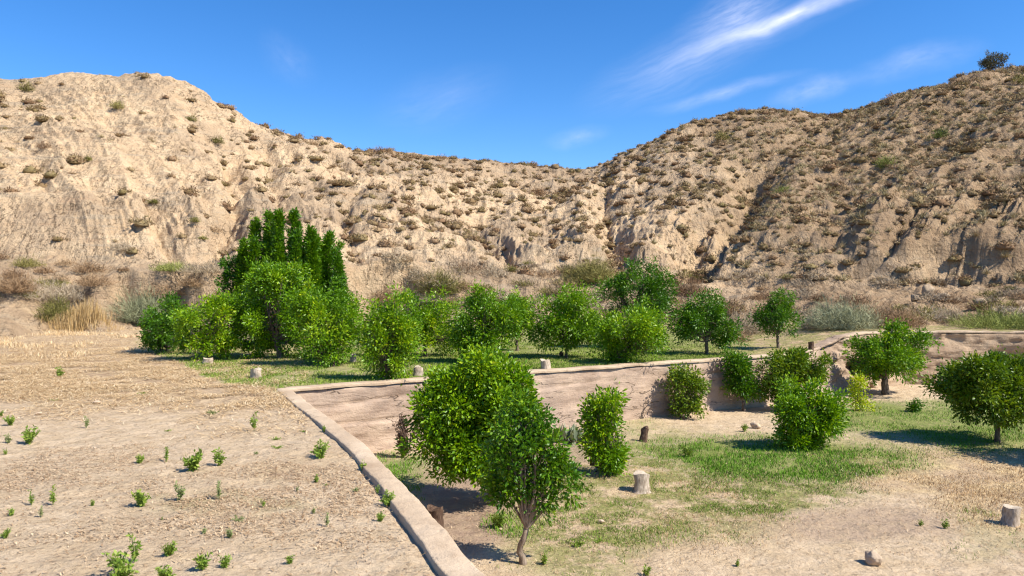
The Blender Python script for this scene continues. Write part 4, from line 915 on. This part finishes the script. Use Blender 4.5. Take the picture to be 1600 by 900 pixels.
# boulders by the outcrop, loose stones
def rock(px, py, w, h, label, z='hill', seed=1, mat=ROCK, name='rock', y=None, cat='rock', group=None):
    if z == 'hill': X, Y, Z = hit(px, py)
    elif z == 'low': X, Y, Z = G(px, py, LOW)
    else: X, Y, Z = G(px, py, 0)
    V, Fc = rockmesh((w/2/F*Y, w/2/F*Y*.8, h/F*Y*.75), seed); o = mesh(name, V, Fc, mat, loc=(X, Y, Z+h/F*Y*.30)); o.rotation_euler = (0, 0, seed); tag(o, label, cat, group)
rock(1448, 462, 22, 20, 'pale upright boulder below the dark hollow on the right hillside', seed=3, mat=BOULD, name='boulder', cat='boulder')
rock(1428, 470, 18, 14, 'smaller pale boulder left of the upright one', seed=4, mat=BOULD, name='boulder', cat='boulder')
rock(1470, 470, 26, 12, 'flat pale boulder right of the upright one', seed=5, mat=BOULD, name='boulder', cat='boulder')
rock(1530, 478, 20, 12, 'pale block on the slope foot under the outcrop', seed=6, mat=BOULD, name='boulder', cat='boulder')
rock(1366, 880, 34, 24, 'pale angular rock lying on bare soil near the bottom right', 'low', 11)
rock(1181, 668, 18, 10, 'white flat stone on the dry lower ground left of the low round citrus', 'low', 12)
rock(1330, 545, 18, 10, 'pale square stone on the wall top left of the broad tree', 'hill', 13)
rock(1365, 606, 16, 14, 'ochre stone at the foot of the rubble wall, left of the stout trunk', 'low', 14)
rock(1242, 532, 16, 12, 'tan stone standing at the end of the wall top near the lollipop tree', 'top', 15)
rock(1445, 582, 22, 16, 'grey stone at the foot of the earth bank', 'low', 16)
rock(152, 630, 15, 6, 'white flat stone half buried in the straw on the left', 'top', 17)
rock(148, 700, 6, 3, 'tiny pale pebble on the bare sand', 'top', 18)
rock(50, 803, 6, 4, 'small white pebble on the sand near the left edge', 'top', 19)
rock(60, 648, 12, 5, 'dull pale stone left of the white flat one', 'top', 20)
rock(877, 555, 10, 8, 'small reddish block beside the slim trunk on the terrace', 'top', 21, mat=STUMPD)
rock(940, 816, 10, 5, 'small pale stone in the lower garden beneath the young tree', 'low', 22)
rock(1537, 526, 10, 6, 'small white stone on top of the earth bank', 'hill', 23)
rock(782, 828, 8, 4, 'small pale stone in the shade under the foreground trees', 'low', 24)
# stumps
def stump(px, py, w, h, label, low=False, tilt=0.0, mats=(STUMP, STUMPT), name='tree_stump', jag=.08, seed=0):
    X, Y, Z = G(px, py, LOW if low else 0); r = w/2/F*Y; H = h/F*Y
    if not low: Z = ground_z(X, Y)
    n = 14; seg = 18; q = np.linspace(0, 1, n); th = np.arange(seg)/seg*2*math.pi
    rr = r*np.interp(q, [0, .15, .5, 1], [1.28, 1.05, .95, .97])[:, None]*(1+.09*np.sin(th*3+seed)[None, :]+.12*vn2(th[None, :]*1.2+seed, q[:, None]*3, 3)+.05*vn2(th[None, :]*5, q[:, None]*4, 5))
    zz = q[:, None]*H*(1+jag*np.sin(th*2+seed)[None, :]*q[:, None]*1.2)-.03
    V = np.stack([rr*np.cos(th)[None, :]+tilt*zz, rr*np.sin(th)[None, :], zz], -1).reshape(-1, 3)
    i = np.arange(n-1)[:, None]*seg; j = np.arange(seg)[None, :]; j2 = (j+1) % seg
    root = mesh(name, V, np.stack([i+j, i+j2, i+seg+j2, i+seg+j], -1).reshape(-1, 4), mats[0], loc=(X, Y, Z), smooth=True); root.rotation_euler = (0, 0, seed)
    top = V[-seg:]; c = top.mean(0); k = 4; VV = np.vstack([top+(c-top)*a+np.array([0, 0, -.012*a]) for a in np.linspace(0, 1, k)]); 
    ii = np.arange(k-1)[:, None]*seg; mesh('cut_top', VV, np.stack([ii+j, ii+j2, ii+seg+j2, ii+seg+j], -1).reshape(-1, 4), mats[1], root)
    tag(root, label, 'stump'); return root
stump(401, 590, 17, 17, 'pale split stump standing alone on the green grass left of the wall corner', tilt=-.1, seed=1)
stump(653, 586, 15, 17, 'squat pale stump on the terrace right of the loose pale shrub', seed=2)
stump(853, 577, 15, 17, 'pale stump right at the terrace edge above the long wall', tilt=.1, seed=3)
stump(552, 565, 9, 15, 'thin pale stump between the ground-hugging tree and the loose shrub', seed=4)
stump(325, 567, 15, 10, 'low pale stump beside the thin trunk of the light green tree', seed=5)
stump(726, 562, 10, 12, 'whitish stump left of the peaked-top tree', seed=6)
stump(1005, 689, 12, 22, 'dark brown leaning stump in the lower garden', True, tilt=.25, mats=(STUMPD, STUMPD), seed=7)
stump(1002, 768, 24, 31, 'largest stump, weathered and pale, centre of the lower garden', True, tilt=.05, seed=8, jag=.04)
stump(1578, 820, 24, 32, 'pale stump at the right edge of the lower garden', True, tilt=-.12, seed=9, jag=.03)
stump(680, 826, 26, 36, 'half-hidden dark stump close behind the near wall', True, mats=(STUMPD, STUMPD), seed=10)
# post at the wall notch and flat slab
X, Y = 10.0*1.0, 25.0; X = (1268-800)/F*25.3; V, Fc = tube(np.array([[0, 0, -.5], [0, 0, 0], [.01, 0, .16], [0, 0, .24]]), [.10, .09, .09, .10], 8, .1)
o = mesh('wooden_post', V, Fc, STUMPD, loc=(X, 25.35, .05), smooth=True); tag(o, 'short dark wooden post at the notch in the wall top', 'post')

# ------------------------------------------------------------------ weeds
def weed_mesh(kind):
    mb = MB(); P = []; D = []; ns = {'tuft': 9, 'tall': 5, 'flat': 10, 'bush': 16}[kind]
    for i in range(ns):
        a = random.uniform(0, 6.28); q = {'tuft': .35, 'tall': .18, 'flat': .9, 'bush': .55}[kind]*random.uniform(.2, 1)
        hh = {'tuft': .8, 'tall': 1.0, 'flat': .4, 'bush': .85}[kind]*random.uniform(.5, 1.05); e = np.array([math.cos(a)*q, math.sin(a)*q, hh])
        pts = e*np.linspace(0, 1, 5)[:, None]**np.array([1.3, 1.3, .9]); V, Fc = tube(pts, np.linspace(.016, .006, 5), 4); mb.add(V, Fc)
        for k in range({'tuft': 20, 'tall': 22, 'flat': 20, 'bush': 24}[kind]):
            t_ = random.uniform(.1 if kind != 'tall' else .15, 1.0); P.append(e*t_**np.array([1.3, 1.3, .9])+rng.normal(0, .03, 3)); D.append(np.array([math.cos(a)*.4, math.sin(a)*.4, .5])+rng.normal(0, .7, 3))
    P = np.array(P); P[:, 2] = np.maximum(P[:, 2], .02); V, Ft = leaves(P, np.array(D), .20 if kind != 'tall' else .15, aspect=.42)
    st = mb.build('stem', LEAF['weed']); lf = mesh('leaves', V, Ft, LEAF['weed'], attrs={'tint': np.repeat(rng.uniform(0, 1, len(P)), 4)})
    a, b = st.data, lf.data; bpy.data.objects.remove(st); bpy.data.objects.remove(lf); return a, b
WM = {k: [weed_mesh(k) for _ in range(3)] for k in ('tuft', 'tall', 'flat', 'bush')}
WP = {}
def palever(me):
    if me.name not in WP: c = me.copy(); c.materials.clear(); c.materials.append(LEAF['pale']); WP[me.name] = c
    return WP[me.name]
GW = 'green weeds on the bare upper ground'
def weed(px, py, h, kind, label, low=False, pale=False, group=GW, wide=1.0):
    X, Y, Z = G(px, py, LOW if low else -.02); Z = float(zl(np.array([X]), np.array([Y]))[0]) if low else ground_z(X, Y)
    s = h/F*Y*random.uniform(.82, 1.0); a, b = random.choice(WM[kind]); root = empty('weed', (X, Y, Z-.005), random.uniform(0, 6.28)); root.scale = (s*wide, s*wide, s)
    for nm, me in (('stem', a), ('leaves', b)):
        o = bpy.data.objects.new(nm, palever(me) if pale else me); COL.objects.link(o); o.parent = root
    tag(root, label, 'weed', group); return root
WL = [
 (94, 590, 22, 'tuft', 'lone green weed in the straw, the one farthest up on the left'), (223, 618, 13, 'flat', 'low spreading green weed in the straw left of the grass edge'),
 (85, 628, 9, 'flat', 'faint green weed beside the white flat stone, to its left'), (2, 652, 13, 'tuft', 'weed cut off by the left edge, highest of those there'),
 (16, 667, 20, 'bush', 'round weed above the pair near the left edge'), (13, 692, 18, 'tuft', 'weed at the left edge beside the wider leafy one'),
 (45, 693, 29, 'bush', 'wide leafy weed, largest of the cluster at the left edge'), (8, 708, 12, 'tuft', 'small weed under the left-edge cluster'),
 (135, 669, 22, 'tall', 'pale thin weed below the white flat stone'), (332, 649, 15, 'flat', 'flat green weed below the grass patch corner'),
 (397, 673, 31, 'tall', 'upright narrow weed between the grass patch and the wall'), (264, 673, 9, 'flat', 'tiny weed on bare sand below the straw'),
 (430, 686, 13, 'flat', 'small dark weed, upper one of a close pair left of the wall'), (433, 699, 13, 'flat', 'yellower weed, lower one of the close pair left of the wall'),
 (217, 723, 19, 'bush', 'compact dark green round weed on bare sand'), (260, 721, 26, 'tall', 'slim weed right of the compact dark round one'),
 (401, 709, 12, 'flat', 'small low weed left of the close pair'), (303, 735, 46, 'bush', 'large leafy weed in the middle of the bare ground'),
 (343, 728, 32, 'tuft', 'spiky weed just right of the large leafy one'), (49, 788, 29, 'tall', 'left one of two upright weeds near the left edge'),
 (83, 788, 36, 'tall', 'right one of two upright weeds near the left edge'), (144, 791, 14, 'tuft', 'small bright weed alone on the sand right of the two upright ones'),
 (222, 790, 36, 'bush', 'bright bushy weed with a thin stalk rising from it'), (281, 781, 40, 'tall', 'thin straggly weed under the large leafy one'),
 (342, 779, 34, 'tall', 'pale straggly weed right of the thin straggly one'), (411, 791, 20, 'tall', 'small forked weed on clean sand near the wall'),
 (18, 806, 17, 'tuft', 'small weed under the left of the two upright ones'), (64, 809, 22, 'tall', 'pale dry weed next to the small white pebble'),
 (253, 813, 9, 'tuft', 'tiny weed below the bright bushy one'), (8, 840, 20, 'bush', 'leafy weed at the left edge, lowest of those there'),
 (319, 835, 14, 'tuft', 'small pale weed left of the compact one at lower centre'), (372, 816, 18, 'flat', 'thin pale weed above the compact one at lower centre'),
 (359, 843, 22, 'tuft', 'compact green weed at lower centre'), (192, 905, 52, 'bush', 'large dense weed at the bottom edge'),
 (210, 880, 58, 'tall', 'tallest thin stalked weed rising behind the dense bottom-edge one'), (264, 869, 30, 'bush', 'leafy weed above the bottom-edge pair'),
 (258, 908, 36, 'bush', 'dense weed at the bottom edge, right of the largest'), (317, 893, 38, 'tuft', 'light green weed near the bottom, third from the dense pair'),
 (351, 889, 32, 'tuft', 'leaning dark weed near the bottom, right of the light green one'), (453, 881, 20, 'tuft', 'isolated small weed near the bottom between sand and wall'),
 (500, 717, 31, 'bush', 'dense bright round weed close to the wall'), (507, 674, 14, 'tuft', 'small weed touching the wall edge above the dense round one'),
 (474, 674, 8, 'flat', 'tiny flat weed left of the one touching the wall'), (494, 752, 17, 'tuft', 'small dark weed below the dense round one'),
 (510, 757, 8, 'flat', 'tiny dark weed beside the small dark one'), (568, 734, 19, 'tuft', 'weed against the inner edge of the wall, upper one'),
 (590, 768, 20, 'tall', 'dark weed rooted at the crack along the wall'), (606, 788, 28, 'bush', 'leafy weed spilling over the wall top'),
 (594, 815, 20, 'tuft', 'small weed near the wall, below the spilling one'), (557, 766, 14, 'flat', 'pale flat weed left of the wall crack'),
 (464, 766, 13, 'tall', 'tiny thin weed in the dry litter'), (511, 823, 28, 'tall', 'pale upright weed on the sand below the small dark ones'), (490, 803, 14, 'tuft', 'small round weed left of the pale upright one')]
PALE = {(135, 669), (342, 779), (64, 809), (372, 816), (557, 766), (511, 823), (319, 835), (281, 781)}
for a in WL: weed(*a, pale=(a[0], a[1]) in PALE or (a[2] < 23 and random.random() < .25))
GWL = 'green weeds in the lower garden'
for a in [(1438, 821, 14, 'tuft', 'left and smaller one of two weeds in the lower garden near the right stump'), (1476, 824, 20, 'tuft', 'right and larger one of two weeds in the lower garden near the right stump'),
          (1010, 897, 24, 'tuft', 'weed at the bottom edge of the lower garden'), (1152, 883, 15, 'tuft', 'small bright weed on the bare soil of the lower garden'),
          (1163, 673, 16, 'tuft', 'yellowish round tuft left of the white flat stone on the lower ground'),
          (1075, 713, 26, 'bush', 'broad-leaved dark plant beside the bright grass patch'), (778, 824, 34, 'bush', 'bright spreading weed in the shade gap under the foreground trees'),
          (850, 880, 26, 'tuft', 'grey-green weed right of the thin foreground trunk'), (905, 850, 22, 'flat', 'dull low weed below the narrow upright tree'),
          (960, 700, 18, 'tall', 'wispy weed right of the narrow upright tree'), (858, 800, 30, 'flat', 'olive weed cluster under the sparse crown'), (935, 845, 16, 'flat', 'dull low weed right of the similar one below the narrow tree')]:
    weed(*a, low=True, group=GWL)
# grey-green thistle near the wall
X, Y, Z = G(895, 692, LOW); P = rng.normal(0, .22, (110, 3))*np.array([1.2, .8, 0])+np.array([0, 0, .05]); V, Ft = leaves(P, rng.normal(0, .6, (110, 3))+[0, 0, .9], .38, aspect=.28)
o = mesh('thistle_plant', V, Ft, LEAF['silver'], loc=(X, Y, Z), attrs={'tint': np.repeat(rng.uniform(.3, 1, 110), 4)}); tag(o, 'bluish grey thistle plant with long leaves at the foot of the long wall', 'plant')
# thin climbing twigs against the wall
X, Y, Z = G(1003, 655, LOW); mb = MB()
for i in range(7):
    e = np.array([random.uniform(-.25, .25), .1, random.uniform(.4, .9)]); V, Fc = tube(e*np.linspace(0, 1, 7)[:, None]+rng.normal(0, .03, (7, 3)), np.linspace(.012, .004, 7), 4); mb.add(V, Fc)
o = mb.build('bare_twigs', BARK, loc=(X, Y, Z)); tag(o, 'bare twisted twigs climbing the long wall above the leaning dark stump', 'twigs')

# ------------------------------------------------------------------ ground cover
def strips(x, y, z, ln, wd, up=.0, lift=.006, seed=0):
    n = len(x); a = rng.uniform(0, 2*math.pi, n); l = ln*rng.uniform(.4, 1.3, n); d = np.stack([np.cos(a), np.sin(a), 0*a], 1); s = np.stack([-np.sin(a), np.cos(a), 0*a], 1)*wd*rng.uniform(.6, 1.4, n)[:, None]
    b = np.stack([x, y, z+lift*rng.uniform(.2, 1, n)], 1); bend = s*rng.normal(0, .9, n)[:, None]
    m1 = b+d*l[:, None]*.5+bend+np.array([0, 0, 1])*(up*l*rng.uniform(0, 1, n))[:, None]; e = b+d*l[:, None]+np.array([0, 0, 1])*(up*.6*l*rng.uniform(-.2, 1.4, n))[:, None]
    V = np.stack([b-s/2, b+s/2, m1+s/2, m1-s/2, e+s/3, e-s/3], 1).reshape(-1, 3); i = np.arange(n)[:, None]*6
    return V, np.vstack([np.hstack([i, i+1, i+2, i+3]), np.hstack([i+3, i+2, i+4, i+5])])
def scat(n, pxr, pyr, z, maskf, seed):
    rg = np.random.default_rng(seed); px = rg.uniform(*pxr, n); py = 1/rg.uniform(1/(pyr[1]-HZ), 1/(pyr[0]-HZ), n)*.5+ .5*(rg.uniform(pyr[0], pyr[1], n)-HZ)+HZ
    y = (EYE-z)*F/(py-HZ); x = (px-800)/F*y; k = rg.uniform(size=n) < maskf(x, y, px, py); return x[k], y[k]
def onter(x, y): 
    inA = (y < 15.9) & (x < np.interp(y, NW[:, 1], NW[:, 0])-.3); inB = (y >= 15.9) & ((x < -4.9) | (y > np.interp(x, ALLB[:, 0], ALLB[:, 1])+.3)); return inA | inB
x, y = scat(160000, (-120, 480), (512, 700), 0, lambda x, y, px, py: onter(x, y)*masks_t(x, y)['straw']*sst(-.45, .15, fbm(x*1.1, y*1.1, 3, 300)), 1)
V, Fc = strips(x, y, zt_full(x, y), .20, .0085, .22, .02); o = mesh('straw', V, Fc, STRAWM, attrs={'tint': np.repeat(rng.uniform(0, 1, len(x)), 6)}); tag(o, 'golden dry straw lying over the upper ground on the left', 'straw', kind='stuff')
def litm(x, y, px, py): return onter(x, y)*(.14+.86*sst(.02, .35, fbm(x*.55, y*.7, 4, 310, .6)))*(py > 600)
x, y = scat(42000, (-60, 700), (605, 960), 0, litm, 2); V, Fc = strips(x, y, zt_full(x, y), .042, .008, .35, .01)
o = mesh('dry_litter', V, Fc, LITM, attrs={'tint': np.repeat(rng.uniform(0, 1, len(x)), 6)}); tag(o, 'brown bits of dry leaves and stalks strewn on the sand', 'litter', kind='stuff')
x, y = scat(26000, (600, 1660), (640, 960), LOW, lambda x, y, px, py: (x > np.interp(y, NW[:, 1], NW[:, 0])+.15)*(y < np.interp(x, ALLB[:, 0], ALLB[:, 1])-.3)*(.25+.6*masks_l(x, y)['straw']+.4*masks_l(x, y)['olive']), 3)
V, Fc = strips(x, y, zl(x, y), .055, .007, .5, .01); o = mesh('dry_litter', V, Fc, LITM, attrs={'tint': np.repeat(rng.uniform(0, 1, len(x)), 6)}); tag(o, 'dry stalks and leaf bits scattered through the lower garden', 'litter', kind='stuff')
def grass(x, y, z, h, w, mat, name, label):
    n = len(x); a = rng.uniform(0, 6.28, n); hh = h*rng.uniform(.5, 1.3, n); s = np.stack([np.cos(a), np.sin(a), 0*a], 1)*w*rng.uniform(.6, 1.3, n)[:, None]
    b = np.stack([x, y, z-.005], 1); ld = rng.normal(0, .45, (n, 2)); tip = b+np.stack([ld[:, 0]*hh, ld[:, 1]*hh, hh], 1); mid = b+(tip-b)*np.array([.35, .35, .55])
    V = np.stack([b-s/2, b+s/2, mid+s*.4, mid-s*.4, tip], 1).reshape(-1, 3); i = np.arange(n)[:, None]*5
    tint = np.clip(.5+.5*fbm(x*.9, y*.9, 3, 330)+rng.normal(0, .12, n), 0, .999)
    o = mesh(name, V, [np.hstack([i, i+1, i+2, i+3]), np.hstack([i+3, i+2, i+4])], mat, attrs={'tint': np.repeat(tint, 5)}); tag(o, label, 'grass', kind='stuff')
x, y = scat(190000, (200, 1200), (528, 615), 0, lambda x, y, px, py: onter(x, y)*np.clip(masks_t(x, y)['green']*1.2-.1, 0, 1)*sst(-.6, 0, fbm(x*1.3, y*1.3, 3, 340)), 4)
grass(x, y, zt_full(x, y), .055, .016, GRASSM, 'terrace_grass', 'short green grass around the orchard trees on the terrace')
inl = lambda x, y: (x > np.interp(y, NW[:, 1], NW[:, 0])+.12)*(y < np.interp(x, ALLB[:, 0], ALLB[:, 1])-.3)
x, y = scat(170000, (590, 1680), (600, 960), LOW, lambda x, y, px, py: inl(x, y)*np.clip(masks_l(x, y)['green']*1.3-.15, 0, 1)*sst(-.45, .1, fbm(x*1.2, y*1.2, 3, 350)), 5)
grass(x, y, zl(x, y), .07, .011, GRASSL, 'lush_grass', 'bright green grass patches in the lower garden')
x, y = scat(150000, (590, 1680), (640, 960), LOW, lambda x, y, px, py: inl(x, y)*np.clip(masks_l(x, y)['olive']*1.1, 0, 1)*sst(-.1, .25, fbm(x*1.6, y*1.6, 4, 360, .65)), 6)
grass(x, y, zl(x, y), .05, .008, GRASSM, 'low_ground_cover', 'dull olive low plants creeping over the lower garden soil')
x, y = scat(60000, (-100, 300), (508, 560), 0, lambda x, y, px, py: onter(x, y)*(px < 240)*sst(0, .4, fbm(x*.5, y*.5, 4, 370, .6)), 8)
grass(x, y, zt_full(x, y), .14, .016, STRAWM, 'dry_grass', 'knee-low dry straw tufts at the back of the upper ground on the left')
x, y = scat(70000, (640, 1700), (640, 900), LOW, lambda x, y, px, py: inl(x, y)*np.clip(masks_l(x, y)['straw']*1.1, 0, 1)*sst(-.25, .25, fbm(x*1.1, y*1.1, 4, 390, .6)), 11)
grass(x, y, zl(x, y), .045, .009, STRAWM, 'dry_lawn', 'yellowed dry grass in soft patches across the lower garden')
# orange dry grass clump at left
X, Y, Z = hit(125, 508)
n = 1800; x = X+rng.normal(0, .75, n); y = Y+rng.normal(0, .5, n); z = np.array([ground_z(a, b) for a, b in zip(x, y)])
a = rng.uniform(0, 6.28, n); hh = rng.uniform(.3, 1.15, n)*np.exp(-((x-X)/1.6)**2); s = np.stack([np.cos(a), np.sin(a), 0*a], 1)*.022; b = np.stack([x, y, z-.05], 1)
tip = b+np.stack([rng.normal(0, .12, n), rng.normal(0, .12, n), hh], 1); V = np.stack([b-s/2, b+s/2, tip+s*.2, tip-s*.2], 1).reshape(-1, 3)
mm = twig_mat('orange_dry_grass', [(0, (.30, .19, .08)), (.5, (.44, .29, .12)), (1, (.52, .39, .21))])
o = mesh('dry_grass_clump', V-np.array([X, Y, Z]), np.arange(n*4).reshape(-1, 4), mm, loc=(X, Y, Z), attrs={'tint': np.repeat(rng.uniform(0, 1, n), 4)}); tag(o, 'orange-yellow clump of tall dry grass between two bushes on the left', 'dry grass')
